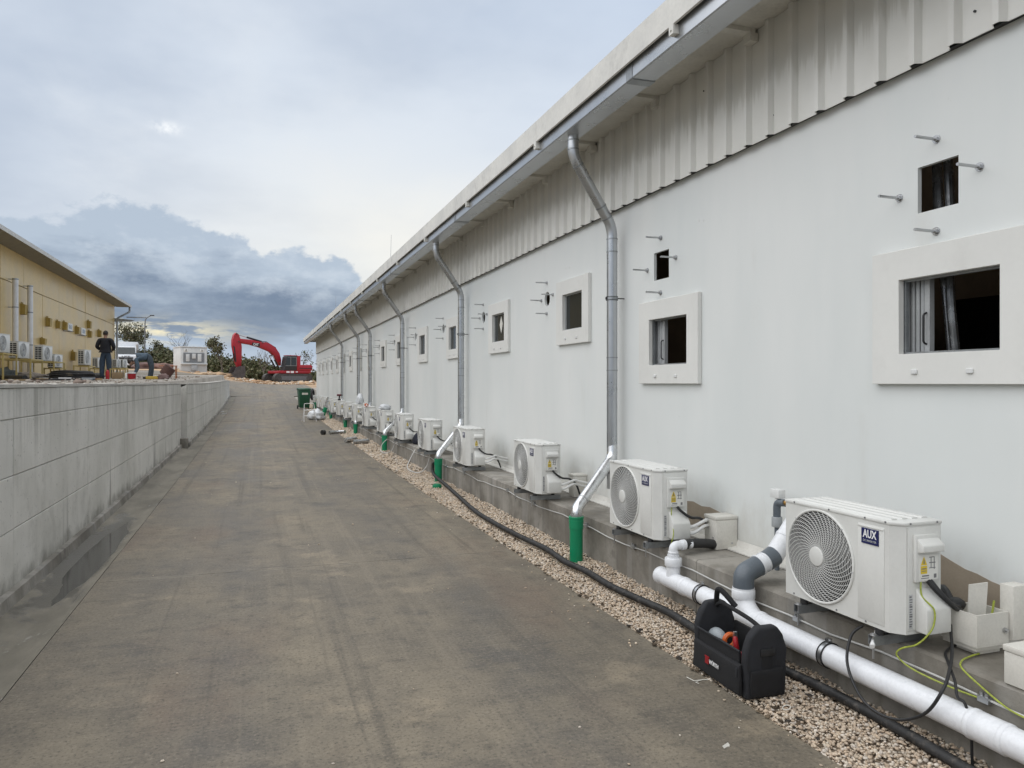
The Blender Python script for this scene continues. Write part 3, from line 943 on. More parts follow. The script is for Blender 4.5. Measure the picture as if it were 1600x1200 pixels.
# eave: soffit, fascia, roof
ROOFY0, ROOFY1 = -3.3, 48.15
B(MB().box(2.83, XW, ROOFY0 + .01, ROOFY1 - .01, 4.318, 4.345), 'soffit', MSOFF)
fj = [ROOFY0] + [1.3, 7.35, 13.4, 19.4, 25.5, 31.5, 37.6, 43.6] + [ROOFY1]
for a, b in zip(fj[:-1], fj[1:]):
    j = random.uniform(-.004, .004)
    B(MB().prism([(2.80 + j, 4.253), (2.815 + j, 4.248), (2.83, 4.262), (2.83, 4.46), (2.80 + j, 4.468)], 'y', a + .002, b - .002), 'fascia', MCREAM)
sl = .55 / 6.168
B(MB().prism([(2.832, 4.35), (5.25, 4.35 + sl * 2.418), (5.25, 4.47 + sl * 2.418), (2.832, 4.47)], 'y', ROOFY0, ROOFY1), 'roof', MCREAM)
B(MB().prism([(5.45, 4.35 + sl * 2.618), (9.0, 4.90), (15.2, 4.35), (15.2, 4.47), (9.0, 5.02), (5.45, 4.47 + sl * 2.618)], 'y', ROOFY0, ROOFY1), 'roof', MCREAM)   # unseen gap added between the two pieces to let daylight into the rooms
B(MB().box(2.832, XW + .1, ROOFY1 - .02, ROOFY1 + .01, 4.25, 4.346), 'verge_trim', MGALVD)
# gutter, lengths with lap joints
gj = [-3.2, 2.2, 5.35, 10.9, 16.6, 22.2, 27.8, 33.4, 39.0, 44.2, 48.1]
for a, b in zip(gj[:-1], gj[1:]):
    j = random.uniform(-.003, .003)
    mb = MB().prism([(2.848, 4.315), (2.848 + j, 4.145), (2.856 + j, 4.135), (3.045, 4.137), (3.05, 4.145), (3.05, 4.317), (3.046, 4.317), (3.046, 4.143), (2.858, 4.142), (2.853, 4.15), (2.852, 4.315)], 'y', a - .03, b)
    B(mb, 'gutter', MGALV)
    B(MB().prism([(2.842, 4.31), (2.842, 4.141), (2.852, 4.129), (3.05, 4.130), (3.056, 4.14), (3.056, 4.146), (3.05, 4.1365), (2.856, 4.1345), (2.8475, 4.145), (2.8475, 4.31)], 'y', b - .05, b + .05), 'gutter_joint', MGALVD)
B(MB().box(2.85, 3.05, 48.1, 48.105, 4.136, 4.315), 'gutter_end', MGALVD)
y = 1.9
q = 0
while y < 47.5:
    if q % 2 == 0:
        B(MB().box(2.80, 2.846, y - .03, y + .03, 4.185, 4.252).cyl((2.80, y, 4.215), (2.792, y, 4.215), .009, n=8), 'gutter_bracket', MCREAM)
    B(MB().box(3.06, 3.49, y - .04, y + .04, 4.285, 4.3175).box(3.44, 3.508, y - .045, y + .045, 4.222, 4.2845), 'purlin_end', MSOFF)
    y += 1.37; q += 1
# lightning rods on the roof edge
for y in (19.3, 33.5):
    B(MB().cyl((3.3, y, 4.40), (3.3, y, 4.52), .02, n=6).cyl((3.3, y, 4.5), (3.33, y, 5.55), .006, .004, n=5), 'lightning_rod', MGALVD)

# downpipes
DP = [.9, 6.84, 12.75, 18.35, 23.85, 26.7, 32.0]
for i, y in enumerate(DP):
    low = .62 if i else .5
    yg = y - .12
    pts = elbow([(2.955, yg, 4.137), (2.955, yg, 3.93), (3.44, y, 3.29), (3.44, y, low)], .10, 7)
    d = B(MB().tube(pts, .054, 20), 'downpipe', MGALV, angle=50)
    def sub(mb, name, mat):
        o = mb.build(name, mat, bld, world=True); o.parent = d; return o
    # swaged joints and seams
    dirv = (Vector((3.44, y, 3.29)) - Vector((2.955, yg, 3.93))).normalized()
    p1 = Vector((2.955, yg, 3.93)) + dirv * .10; p2 = Vector((3.44, y, 3.29)) - dirv * .24; p3 = Vector((3.44, y, 3.29)) - dirv * .11
    for p in (p1, p2, p3): sub(MB().cyl(p - dirv * .008, p + dirv * .008, .0575, n=20), 'swaged_joint', MGALVD)
    for z in (3.99, 4.08): sub(MB().cyl((2.955, yg, z), (2.955, yg, z + .014), .0575, n=20), 'swaged_joint', MGALVD)
    for z in (3.16, 3.03, 1.95, 1.82): sub(MB().cyl((3.44, y, z), (3.44, y, z + .012), .0572, n=20), 'swaged_joint', MGALVD)
    sub(MB().box(3.44 - .0012 - .056, 3.44 - .052, y - .006, y + .004, low + .1, 3.02), 'seam', MGALVD)
    for z in (2.56, .80):
        c = sub(MB().cyl((3.44, y, z - .014), (3.44, y, z + .014), .0605, n=20), 'clamp', MGALVD)
        sub(MB().cyl((3.44, y, z + .015), (3.44, y, z + .020), .063, n=20).cyl((3.44, y, z - .020), (3.44, y, z - .015), .063, n=20).cyl((3.5, y - .02, z), (XW, y - .02, z), .006, n=6).box(3.37, 3.39, y - .012, y + .012, z - .012, z + .012), 'clamp_band', MBLACK)

# window surrounds with their panes and caps
for i, (a, b) in enumerate(WIN):
    dz = 0 if i < 2 else .47                      # the boards past the second sit higher
    z0, z1 = 1.692 + dz, 2.468 + dz
    ya, yb, za, zb = b + .175, a - .195, 1.865 + dz, 2.295 + dz
    X0, X1 = XW - .042, XW - .0015
    vs = []
    for X in (X0, X1):
        vs += [(X, b, z0), (X, a, z0), (X, a, z1), (X, b, z1), (X, ya, za), (X, yb, za), (X, yb, zb), (X, ya, zb)]
    fs = []
    for k in range(4):
        l = (k + 1) % 4
        fs += [(k, l, 4 + l, 4 + k), (8 + l, 8 + k, 12 + k, 12 + l), (k, 8 + k, 8 + l, l), (4 + l, 12 + l, 12 + k, 4 + k)]
    w = B(MB().add(vs, fs), 'window_surround', MFRAME, bevel=.002, seg=1)
    def sub(mb, name, mat, **kw):
        o = mb.build(name, mat, bld, world=True, **kw); o.parent = w; return o
    L_ = a - b
    for f in (.27, .62):
        yy = a - L_ * (f + .04)
        sub(MB().box(X0 - .012, X0, yy - .020, yy + .020, 1.748 + dz, 1.776 + dz), 'drain_cap', MWHITE, bevel=.004, seg=1)
    # sealant bead over the board
    sub(MB().tube([(X0 + .03, b + .02, z1 + .002)] + [(X0 + .035 + random.uniform(-.008, .008), b + L_ * t / 9, z1 + .003 + random.uniform(-.002, .003)) for t in range(1, 9)] + [(X0 + .03, a - .02, z1 + .002)], .006, 5), 'sealant', MFRAME)
    fr = MB()
    xf0, xf1 = XW + .003, XW + .024
    for (p, q, r, s) in ((ya, yb, za - .008, za + .012), (ya, yb, zb - .012, zb + .008), (ya - .008, ya + .012, za + .0125, zb - .0125), (yb - .012, yb + .008, za + .0125, zb - .0125)):
        fr.box(xf0, xf1, p, q, r, s)
    sub(fr, 'inner_frame', MLABEL if i > 1 else MGALVD)
    if i in (0, 1):
        sh = MB(); yy = yb + .10
        while yy > yb - .085:
            sh.cyl((XW + .07, yy, 1.5), (XW + .07, yy, 2.6), .013, n=8); yy -= .034
        sh.box(XW + .055, XW + .09, yb - .125, yb - .092, 1.5, 2.6)
        sub(sh, 'sliding_shutter', M('shutter_grey', (.42, .43, .43), .45))
        sub(MB().tube(elbow([(XW + .055, yb - .105, 2.10), (XW + .03, yb - .105, 2.09), (XW + .03, yb - .105, 1.93), (XW + .055, yb - .105, 1.92)], .02), .006, 6), 'handle', MBLACK)
    else:
        sub(MB().box(XW + .010, XW + .015, ya + .0125, yb - .0125, za + .0125, zb - .0125), 'pane', MGLASS)
        sub(MB().box(XW + .0155, XW + .03, yb - .17, yb - .145, za + .0125, zb - .0125), 'mullion', MGALVD)
    if i == 3:
        cy, cz = (ya + yb) / 2 - .02, (za + zb) / 2 + .05
        sub(MB().prism([(cy - .075, cz), (cy, cz - .14), (cy + .075, cz), (cy, cz + .13)], 'x', XW + .0065, XW + .0095), 'paper_diamond', MPAPER)
    # threaded studs round the vent hole beside each board
    if i < 17:
        if i == 0: cy, rad = b + .57, .255
        elif i == 1: cy, rad = 6.085, .255
        else: cy, rad = a + .40, .20
        cz = 2.795
        for dy, dz in ((.02, 1), (1, -.05), (-1, .12), (.03, -1)):
            py, pz = cy + dy * rad, cz + dz * rad * 1.0
            s = B(MB().cyl((XW - .158, py, pz), (XW - .012, py, pz), .0085, n=8), 'stud', MSTEEL)
            o = MB().cyl((XW - .02, py, pz), (XW - .001, py, pz), .017, n=6).cyl((XW - .005, py, pz), (XW - .0005, py, pz), .024, n=12).build('nut', MSTEEL, bld, world=True); o.parent = s
# things inside behind the first opening
B(MB().tube(spline([(3.83, 3.36, 3.4), (3.82, 3.33, 2.7), (3.84, 3.29, 2.2), (3.86, 3.27, 1.8), (3.9, 3.27, 1.2)], 10), .028, 10).tube(spline([(3.80, 3.28, 3.4), (3.83, 3.26, 2.7), (3.80, 3.235, 2.2), (3.83, 3.22, 1.8), (3.88, 3.22, 1.2)], 10), .026, 10), 'foil_duct', MFOIL)
B(MB().box(5.2, 6.1, 3.3, 4.4, .40, 2.35), 'cabinet', MROOMD)
B(MB().box(4.9, 5.9, 2.0, 3.2, 1.95, 2.0), 'shelf', MROOMD)
# bare patches where the paint stops behind the first two units
for pts in ([(2.60, .47), (2.60, .645), (2.68, .655), (2.74, .672), (2.80, .68), (2.88, .70), (2.95, .708), (3.04, .735), (3.1, .755), (3.16, .80), (3.24, .85), (3.35, .86), (3.5, .80), (3.6, .47)],
            [(4.98, .47), (4.98, .615), (5.03, .63), (5.15, .645), (5.3, .665), (5.42, .655), (5.55, .675), (5.7, .66), (5.8, .47)]):
    B(MB().prism(pts, 'x', XW - .003, XW + .01), 'unpainted_patch', MTAN)
# filled drill marks
for (u, v) in ((1092, 345), (1099, 344), (884, 419), (890, 418), (777, 462)):
    p = WX(u, v, XW); B(MB().cyl((XW + .005, p.y, p.z), (XW - .003, p.y, p.z), .012, n=8), 'filled_hole', MWHITE)

# ------------------------------------------------------------------ air conditioner units along the plinth
# local frame: front faces -x, fan towards +y, z = 0 on the plinth


def make_ac():
    t = thing('air_conditioner', 'white outdoor air conditioner unit', 'air conditioner')
    W2, D, ZB, ZT = .40, .27, .08, .63
    # casing shell (back, sides, chamfered service corner) and pierced front
    mb = MB()
    poly = [(.002, .40), (0, -.345), (.05, -.40), (D, -.40), (D, .40)]
    vs = [(x, y, ZB) for x, y in poly] + [(x, y, ZT - .022) for x, y in poly]
    mb.add(vs, [(1, 2, 7, 6), (2, 3, 8, 7), (3, 4, 9, 8), (4, 0, 5, 9), (0, 1, 2, 3, 4), (9, 8, 7, 6, 5)])
    cy, cz, R0 = .128, .350, .25
    N = 64; y0, y1, z0, z1 = -.14, .40, ZB, ZT - .022
    angs = sorted([2 * math.pi * k / N for k in range(N)] + [math.atan2(b - cz, a - cy) % (2 * math.pi) for a in (y0, y1) for b in (z0, z1)])
    ci = []; sq = []
    for w in angs:
        c, s = math.cos(w), math.sin(w)
        f = min(((y1 - cy) / c if c > 1e-9 else (y0 - cy) / c if c < -1e-9 else 1e9), ((z1 - cz) / s if s > 1e-9 else (z0 - cz) / s if s < -1e-9 else 1e9))
        r = min(R0, f - .002)
        ci.append((cy + r * c, cz + r * s)); sq.append((cy + f * c, cz + f * s))
    n = len(angs)
    mb.add([(0, *p) for p in sq] + [(0, *p) for p in ci] + [(.10, *p) for p in ci], [(k, (k + 1) % n, n + (k + 1) % n, n + k) for k in range(n)])
    mb.add([(0, -.345, z0), (0, y0, z0), (0, y0, z1), (0, -.345, z1)], [(0, 1, 2, 3)])
    mb.build('casing', MAC, t, smooth=False, recalc=False)
    MB().add([(0.001, *p) for p in ci] + [(.10, *p) for p in ci], [(k, (k + 1) % n, n + (k + 1) % n, n + k) for k in range(n)]).add([(.10, *p) for p in ci], [tuple(range(n))]).build('fan_duct', MDARK, t, smooth=False, recalc=False)
    fb = MB()
    for k in range(3):
        vs = []
        for i in range(7):
            r = .05 + .18 * i / 6
            for j in range(4):
                w = 2 * math.pi * k / 3 + (j / 3 - .5) * (1.35 - .25 * i / 6) + i * .07
                vs.append((.035 + .045 * j / 3, cy + r * math.cos(w), cz + r * math.sin(w)))
        fb.add(vs, [(i * 4 + j, i * 4 + j + 1, i * 4 + j + 5, i * 4 + j + 4) for i in range(6) for j in range(3)])
    fb.cyl((.03, cy, cz), (.09, cy, cz), .05, n=18).build('fan', MFAN, t, recalc=False)
    g = MB()
    dome = lambda r: -.004 - .016 * (1 - (r / R0) ** 2)
    for k in range(19):
        r = .064 + (.243 - .064) * k / 18
        g.tube([(dome(r), cy + r * math.cos(2 * math.pi * i / 56), cz + r * math.sin(2 * math.pi * i / 56)) for i in range(56)], .0016, 4, closed=True)
    for k in range(40):
        pts = []
        for i in range(8):
            r = .054 + (.246 - .054) * i / 7; w = 2 * math.pi * k / 40 - 1.0 * i / 7
            pts.append((dome(r) - .001, cy + r * math.cos(w), cz + r * math.sin(w)))
        g.tube(pts, .0022, 4, cap=False)
    gr = g.build('fan_guard', MACG, t, recalc=False)
    MB().tube([(-.004, cy + .249 * math.cos(2 * math.pi * i / 72), cz + .249 * math.sin(2 * math.pi * i / 72)) for i in range(72)], .0075, 8, closed=True).build('guard_rim', MAC, gr)
    MB().cyl((-.026, cy, cz), (-.012, cy, cz), .052, .055, n=32).build('guard_hub', MAC, gr, bevel=.003)
    mb = MB()
    for (y, z) in ((cy - .176, cz + .178), (cy + .176, cz - .178), (cy - .176, cz - .178), (cy + .176, cz + .178), (cy - .249, cz - .03)): mb.cyl((-.012, y, z), (0.0, y, z), .005, n=8)
    mb.build('guard_clip', MLABEL, gr)
    # lid with pressed ribs and screws
    lid = MB().prism([(-.006, .406), (-.006, -.35), (.046, -.406), (D + .006, -.406), (D + .006, .406)], 'z', ZT - .024, ZT - .006).build('lid', MAC, t, bevel=.006)
    mb = MB()
    for x0 in (.03, .095, .16, .222): mb.prism([(x0, ZT - .006), (x0 + .006, ZT), (x0 + .034, ZT), (x0 + .04, ZT - .006)], 'y', -.33, .36)
    mb.build('lid_rib', MAC, lid)
    mb = MB()
    for y in (.32, .05, -.2, -.33): mb.cyl((-.009, y, ZT - .013), (-.005, y, ZT - .013), .005, n=8)
    for x in (.07, .24): mb.cyl((x, -.409, ZT - .013), (x, -.405, ZT - .013), .005, n=8)
    for y in (.33, .0, -.2): mb.cyl((-.003, y, ZB + .012), (.001, y, ZB + .012), .005, n=8)
    mb.build('screw', MINK, t)
    # raised front panel, corner strip, badge
    MB().box(-.004, .001, -.318, -.15, ZB + .022, ZT - .045).build('front_panel', MAC, t, bevel=.0035)
    MB().box(-.0075, -.003, -.316, -.152, ZT - .060, ZT - .052).build('panel_grip', MAC, t, bevel=.002)
    bd = MB().box(-.0085, -.004, -.288, -.178, .488, .566).build('badge', MNAVY, t, bevel=.001, seg=1)
    text('AUX', .056, (-.0092, -.233, .537), (0, -1, 0), (0, 0, 1), MLETW, bd, bold=True, width=.088)
    text('DC INVERTER', .0145, (-.0092, -.233, .504), (0, -1, 0), (0, 0, 1), MLABEL, bd, width=.084)
    # service side (-y)
    MB().box(.058, .262, -.405, -.399, ZB + .02, ZT - .032).build('service_panel', MAC, t, bevel=.003)
    cv = MB().box(.085, .235, -.425, -.4045, .335, .565).build('terminal_cover', MAC, t, bevel=.006)
    MB().prism([(-.424, .548), (-.462, .518), (-.462, .486), (-.424, .478)], 'x', .092, .228).build('cover_handle', MAC, cv, bevel=.005)
    lb = MB().box(.10, .222, -.4268, -.4255, .345, .468).build('cover_label', MFRAME, cv, smooth=False)
    MB().prism([(.112, .418), (.152, .418), (.132, .460)], 'y', -.4278, -.427).build('warning_triangle', MYEL, cv, smooth=False)
    MB().prism([(.128, .425), (.136, .425), (.134, .446), (.130, .446)], 'y', -.4284, -.4279).box(.116, .148, -.4284, -.4281, .398, .403).box(.116, .148, -.4284, -.4281, .388, .391).box(.165, .20, -.4272, -.4269, .452, .456).box(.175, .18, -.4272, -.4269, .40, .452).box(.195, .20, -.4272, -.4269, .395, .452).box(.165, .205, -.4272, -.4269, .425, .43).box(.165, .205, -.4272, -.4269, .40, .404).box(.12, .165, -.4272, -.4269, .362, .369).box(.114, .165, -.4272, -.4269, .352, .356).box(.195, .212, -.4272, -.4269, .352, .372).build('label_print', MINK, cv, smooth=False)
    MB().box(.112, .152, -.4278, -.427, .376, .414).build('warning_plate', MYEL, cv, smooth=False)
    MB().prism([(-.404, .095), (-.475, .095), (-.475, .215), (-.404, .305)], 'x', .10, .255).build('valve_cover', MAC, t, bevel=.008)
    lb = MB().box(.0605, .083, -.4072, -.4055, .11, .275).build('rating_label', MLABEL, t, smooth=False)
    mb = MB()
    for i in range(13):
        z = .118 + i * .0118
        mb.box(.063, .081 if i % 3 else .076, -.4079, -.4073, z, z + (.0055 if i % 4 else .0085))
    mb.build('rating_print', MINK, lb, smooth=False)
    # mounts
    for y in (-.27, .27):
        c = MB().prism([(y - .021, 0), (y + .021, 0), (y + .021, .046), (y + .016, .046), (y + .016, .005), (y - .016, .005), (y - .016, .046), (y - .021, .046)], 'x', -.035, .315).build('mounting_rail', MGALVD, t)
        for x in (.02, .23): MB().cyl((x, y, .047), (x, y, ZB), .022, n=12).build('rubber_foot', MBLACK, c)
        MB().cyl((-.022, y, -.07), (-.022, y, .056), .005, n=6).cyl((-.022, y, .047), (-.022, y, .054), .014, n=6).cyl((-.022, y, .0465), (-.022, y, .0485), .02, n=10).build('rail_bolt', MSTEEL, c)
    return t


def ac_pipes(t, full=True):
    MB().tube(spline([(.236, -.45, .175), (.30, -.462, .19), (.38, -.45, .215), (.44, -.42, .22), (.50, -.38, .20), (.66, -.33, .16)], 6), .013, 8).build('refrigerant_pipe', MWHITE, t)
    MB().tube(spline([(.236, -.45, .13), (.30, -.462, .14), (.37, -.46, .175), (.43, -.43, .18), (.50, -.38, .16), (.66, -.33, .12)], 6), .013, 8).build('refrigerant_pipe', MWHITE, t)
    MB().tube(spline([(.17, -.415, .34), (.20, -.44, .30), (.27, -.455, .255), (.36, -.43, .24), (.44, -.39, .20), (.50, -.35, .12), (.55, -.30, .03)], 6), .011, 7).build('power_cable', MBLACK, t)


ac0 = make_ac()
ORD = ['first', 'second', 'third', 'fourth', 'fifth', 'sixth', 'seventh', 'eighth', 'ninth', 'tenth', 'eleventh', 'twelfth', 'thirteenth', 'fourteenth', 'fifteenth', 'sixteenth']
extra = {0: 'white outdoor air conditioner unit behind the tool bag with an open junction box beside it',
         1: 'white outdoor air conditioner unit with a closed cream junction box and unpainted patch beside it',
         2: 'white outdoor air conditioner unit, third along the plinth counting from the tool bag',
         6: 'white outdoor air conditioner unit with crumpled clear plastic lying on its lid',
         7: 'white outdoor air conditioner unit with an orange tool lying on its lid',
         10: 'white outdoor air conditioner unit with a cordless drill standing on its lid'}
ACU = [1228, 953, 804, 708.5, 654, 616, 589.7, 566.3, 549.4, 535.8, 525, 515.2, 507.2, 500.6, 495, 489]
ACX = 2.92
units = []
base_pz = None
for i, u in enumerate(ACU):
    z = ACX * F / (CT * (u - 400)); yfar = (z - ACX * ST) / CT
    a = ac0 if i == 0 else copy_tree(ac0)
    a.location = (ACX + (0 if i < 2 else random.uniform(-.012, .012)), yfar - .40, .40)
    a.rotation_euler.z = 0 if i < 2 else R(random.uniform(-1.2, 1.2))
    a['label'] = extra.get(i, 'white outdoor air conditioner unit, %s along the plinth counting from the tool bag' % ORD[i])
    a['group'] = 'air conditioners along the plinth'
    units.append(a)
ac_pipes(units[1])
for a in units[2:]:
    for o in [c for c in units[1].children if c.name.startswith(('refrigerant_pipe', 'power_cable'))]:
        c = o.copy(); COL.objects.link(c); c.parent = a
# the first unit's own cables, earth wires and drain stub
t = units[0]; l = t.location
def loc(p): return (p[0] - l.x, p[1] - l.y, p[2] - l.z)
a0 = (.16, -.418, .34)
mb = MB().tube(spline([(.165, -.418, .34), (.19, -.45, .29), (.25, -.47, .235), (.32, -.45, .205), (.37, -.42, .20)], 7), .0115, 8)
mb.tube(spline([(.18, -.418, .34), (.205, -.455, .285), (.26, -.48, .22), (.33, -.455, .19), (.37, -.42, .185)], 7), .0115, 8)
mb.build('power_cable', MBLACK, t)
MB().ball((.36, -.40, .20), (.06, .045, .035), 10, 6).tube(spline([(.34, -.40, .21), (.40, -.30, .25), (.47, -.2, .18), (.66, -.1, .15)], 6), .02, 8).build('taped_pipe_bundle', MBLACK, t)
MB().tube(spline([(.12, -.42, .34), (.115, -.432, .27), (.135, -.48, .22), (.13, -.485, .15), (.10, -.478, .10), (.07, -.44, .045), (.04, -.38, .01), (.035, -.36, -.03), (.06, -.43, -.075), (.10, -.60, -.10), (.118, -.74, -.10)], 7), .0042, 6).build('earth_wire', MEARTH, t)
MB().tube([(.12, -.17, .055), (.02, -.245, .035), (-.05, -.29, .0)], .012, 10).build('condensate_stub', MWHITE, t)
MB().tube(spline([(.12, -.42, .34), (.11, -.432, .24), (.10, -.48, .15), (.09, -.46, .06), (.085, -.44, -.02), (.11, -.46, -.09)], 7), .0038, 6).build('earth_wire', MEARTH, units[1])

# ------------------------------------------------------------------ green drain pipes with metal spouts
GP = [(6.50, 6.84, 2.89, .42), (12.42, 12.75, 2.95, .40), (18.05, 18.35, 2.95, .42), (23.6, 23.85, 2.95, .40), (26.4, 26.7, 2.95, .40), (31.7, 32.0, 2.95, .46)]
for i, (yg, yd, x, zt) in enumerate(GP):
    b = road_z(yg) - .02
    t = thing('drain_pipe', 'green drain pipe with slanting metal spout, %s in the gravel counting from the tool bag' % ORD[i], 'drain pipe', (x, yg, b), group='green drain pipes in the gravel')
    MB().cyl((0, 0, 0), (0, 0, zt - b), .0625, n=24).build('pipe', MGREEN, t)
    MB().cyl((0, 0, zt - b - .11), (0, 0, zt - b - .003), .0685, n=24).tube([(0, 0, zt - b - .012), (0, 0, zt - b + .004)], .073, 24).tube([(0, 0, zt - b - .045), (0, 0, zt - b - .03)], .0715, 24).build('socket', MGREEN, t)
    e = Vector((3.43 - x, yd - yg - .02, .93 - b))
    pts = elbow([(0, 0, zt - b - .05), (0, 0, zt - b + .07), e, e + Vector((.012, .02, .14))], .09, 6)
    sp = MB().tube(pts, .053, 20).build('spout', MFOIL, t, angle=50)
    d = (e - Vector((0, 0, zt - b + .07))).normalized(); q = Vector((0, 0, zt - b + .07)) + d * .14
    MB().cyl(q - d * .006, q + d * .006, .056, n=20).cyl((0, 0, zt - b + .012), (0, 0, zt - b + .024), .056, n=20).build('spout_joint', MGALV, sp)
p = WG(683, 762, .0)
tag(recentre(MB().cyl((p.x, p.y, .0), (p.x, p.y, .045), .075, n=20).cyl((p.x, p.y, .045), (p.x, p.y, .06), .06, n=20).build('inspection_cover', MGREEN, bevel=.006)), 'round green drain cap on the gravel by the black hose', 'cap')
z0 = road_z(41)
tag(recentre(MB().cyl((2.9, 40.2, z0 - .02), (2.9, 40.2, z0 + .3), .08, n=16).cyl((2.9, 40.2, z0 + .2), (2.9, 40.2, z0 + .31), .09, n=16).build('drain_pipe', MGREEN)), 'short green drain pipe stub without a spout near the white sack', 'drain pipe')
t = thing('drain_pipe', 'green-bottomed white pipe offcut leaning against the air conditioners near the white sack', 'drain pipe', (2.72, 32.9, road_z(32.9)))
MB().cyl((0, 0, 0.02), (.12, -.05, .42), .085, n=16).build('pipe', MGREEN, t)
MB().cyl((.12, -.05, .42), (.22, -.10, .86), .075, .05, n=16).build('spout', MFOIL, t)

# ------------------------------------------------------------------ white plastic waste pipe
XP, ZP = 2.965, .21
t = thing('waste_pipe', 'white plastic waste pipe clamped along the plinth with grey elbow branch', 'pipe', (XP, 3.5, .14))
def P(mb, name, mat, par=None, **kw):
    o = mb.build(name, mat, t, world=True, **kw)
    if par is not None: o.parent = par
    return o
run = P(MB().cyl((XP, 5.06, ZP), (XP, .3, ZP), .063, n=32), 'main_run', MPVC)
def ring(c, ax, r, L, n=32):
    c = Vector(c); ax = Vector(ax).normalized(); return MB().tube([c - ax * L / 2, c - ax * (L / 2 - .006), c + ax * (L / 2 - .006), c + ax * L / 2], [r - .004, r, r, r - .004], n)
for y, L in ((5.05, .05), (4.72, .05), (4.24, .02), (3.86, .04), (2.33, .14), (2.255, .028), (2.405, .028)):
    P(ring((XP, y, ZP), (0, 1, 0), .068 if L < .1 else .0665, L), 'coupling', MPVC, run)
# end tee with small elbow
tee = P(MB().cyl((XP, 4.88, ZP), (XP, 4.88, .345), .052, n=24), 'tee_branch', MPVC)
P(ring((XP, 4.88, .355), (0, 0, 1), .064, .062).tube([(XP, 4.88, .384), (XP, 4.88, .41)], .045, 24), 'tee_collar', MPVC, tee)
P(MB().tube(elbow([(XP, 4.88, .40), (XP, 4.88, .475), (XP + .16, 4.89, .475)], .06, 8), .034, 18), 'small_elbow', MPVC, tee)
P(ring((XP, 4.88, .425), (0, 0, 1), .040, .02, 20).tube([(XP + .07, 4.883, .475), (XP + .10, 4.884, .475)], .0395, 20), 'elbow_collar', MPVC, tee)
P(MB().tube(spline([(XP + .09, 4.885, .475), (XP + .2, 4.90, .475), (XP + .32, 4.93, .46), (XP + .42, 4.96, .44)], 6), .036, 14), 'insulated_pipe', MBLACK, tee)
# sweeping branch rising behind the first unit
yb = 4.03
br = P(MB().tube(spline([(XP, yb - .16, ZP), (XP, yb - .10, ZP + .01), (XP, yb - .03, ZP + .06), (XP, yb, ZP + .13), (XP, yb, .35)], 6), .0625, 28), 'sweep_tee', MPVC)
P(ring((XP, yb, .345), (0, 0, 1), .0735, .06).tube([(XP, yb, .375), (XP, yb, .385)], .069, 32), 'branch_collar', MPVC, br)
P(MB().tube(elbow([(XP, yb, .37), (XP, yb, .472), (XP + .13, yb + .01, .515)], .085, 8), .066, 28), 'grey_elbow', MPVCG, br)
d = Vector((.33, .03, .11)).normalized(); q = Vector((XP + .115, yb + .01, .510))
P(MB().tube([q, q + d * .075], .0625, 28).tube([q + d * .0, q + d * .014], .070, 28).tube([q + d * .05, q + d * .064], .0665, 28), 'branch_socket', MPVC, br)
P(MB().tube(elbow([q + d * .07, q + d * .10, q + d * .15 + Vector((0, 0, .008))], .03), .066, 28), 'grey_bend', MPVCG, br)
d2 = Vector((.22, .03, .24)).normalized(); q2 = q + d * .14
P(MB().tube([q2, q2 + d2 * .32], .062, 28).tube([q2 + d2 * .15, q2 + d2 * .17], .066, 28), 'rising_branch', MPVC, br)
# pipe clamps fixed to the plinth
for y in (4.50, 3.28, 1.98):
    c = P(MB().tube([(XP, y - .014, ZP), (XP, y + .014, ZP)], .0675, 32), 'clamp', MGALV)
    P(MB().tube([(XP, y - .019, ZP), (XP, y - .0145, ZP)], .071, 32).tube([(XP, y + .0145, ZP), (XP, y + .019, ZP)], .071, 32), 'clamp_rubber', MBLACK, c)
    P(MB().box(XP - .012, XP + .012, y - .012, y + .012, ZP + .068, ZP + .09).cyl((XP, y - .02, ZP + .08), (XP, y + .02, ZP + .08), .007, n=8), 'clamp_bolt', MSTEEL, c)
    P(MB().cyl((XP + .066, y, ZP), (3.075, y, ZP), .008, n=8), 'clamp_stud', MSTEEL, c)
# valve and fittings by the wall behind the first unit
pv = WX(1214, 806, 3.42)
t2 = thing('water_valve', 'grey and white water valve with brass fitting behind the first air conditioner', 'valve', (pv.x, pv.y, .40))
MB().cyl((0, 0, 0), (0, 0, .30), .017, n=12).build('riser', MPVCG, t2)
MB().cyl((0, 0, .30), (0, 0, .37), .036, n=16).build('grey_nut', M('pvc_light_grey', (.35, .37, .38), .4), t2, bevel=.004)
MB().tube(elbow([(0, 0, .37), (0, 0, .47), (.01, -.07, .475)], .04), .026, 14).build('valve_elbow', MPVCG, t2)
MB().cyl((.01, -.05, .475), (.02, -.16, .48), .018, n=10).build('brass_fitting', M('brass', (.48, .28, .09), .35, .8), t2)
MB().box(-.02, .04, -.04, .05, .50, .56).cyl((0, 0, .47), (0, 0, .5), .012, n=8).build('white_cap', MWHITE, t2, bevel=.006)

# ------------------------------------------------------------------ junction boxes
def jbox(x0, x1, y0, y1, z0, z1, label, screw=True):
    t = thing('junction_box', label, 'junction box', ((x0 + x1) / 2, (y0 + y1) / 2, z0))
    MB().box(x0, x1, y0, y1, z0, z1 - .028).build('body', MBOX, t, world=True, bevel=.006)
    MB().box(x0 - .004, x1 + .001, y0 - .004, y1 + .004, z1 - .0275, z1).build('lid', MBOX, t, world=True, bevel=.006)
    if screw: MB().cyl((x1 - .05, y0 - .004, z0 + .045), (x1 - .05, y0 + .002, z0 + .045), .008, n=8).cyl((x0 - .004, y0 + .04, z0 + .09), (x0 + .002, y0 + .04, z0 + .09), .007, n=8).build('screw', MSTEEL, t, world=True)
    return t


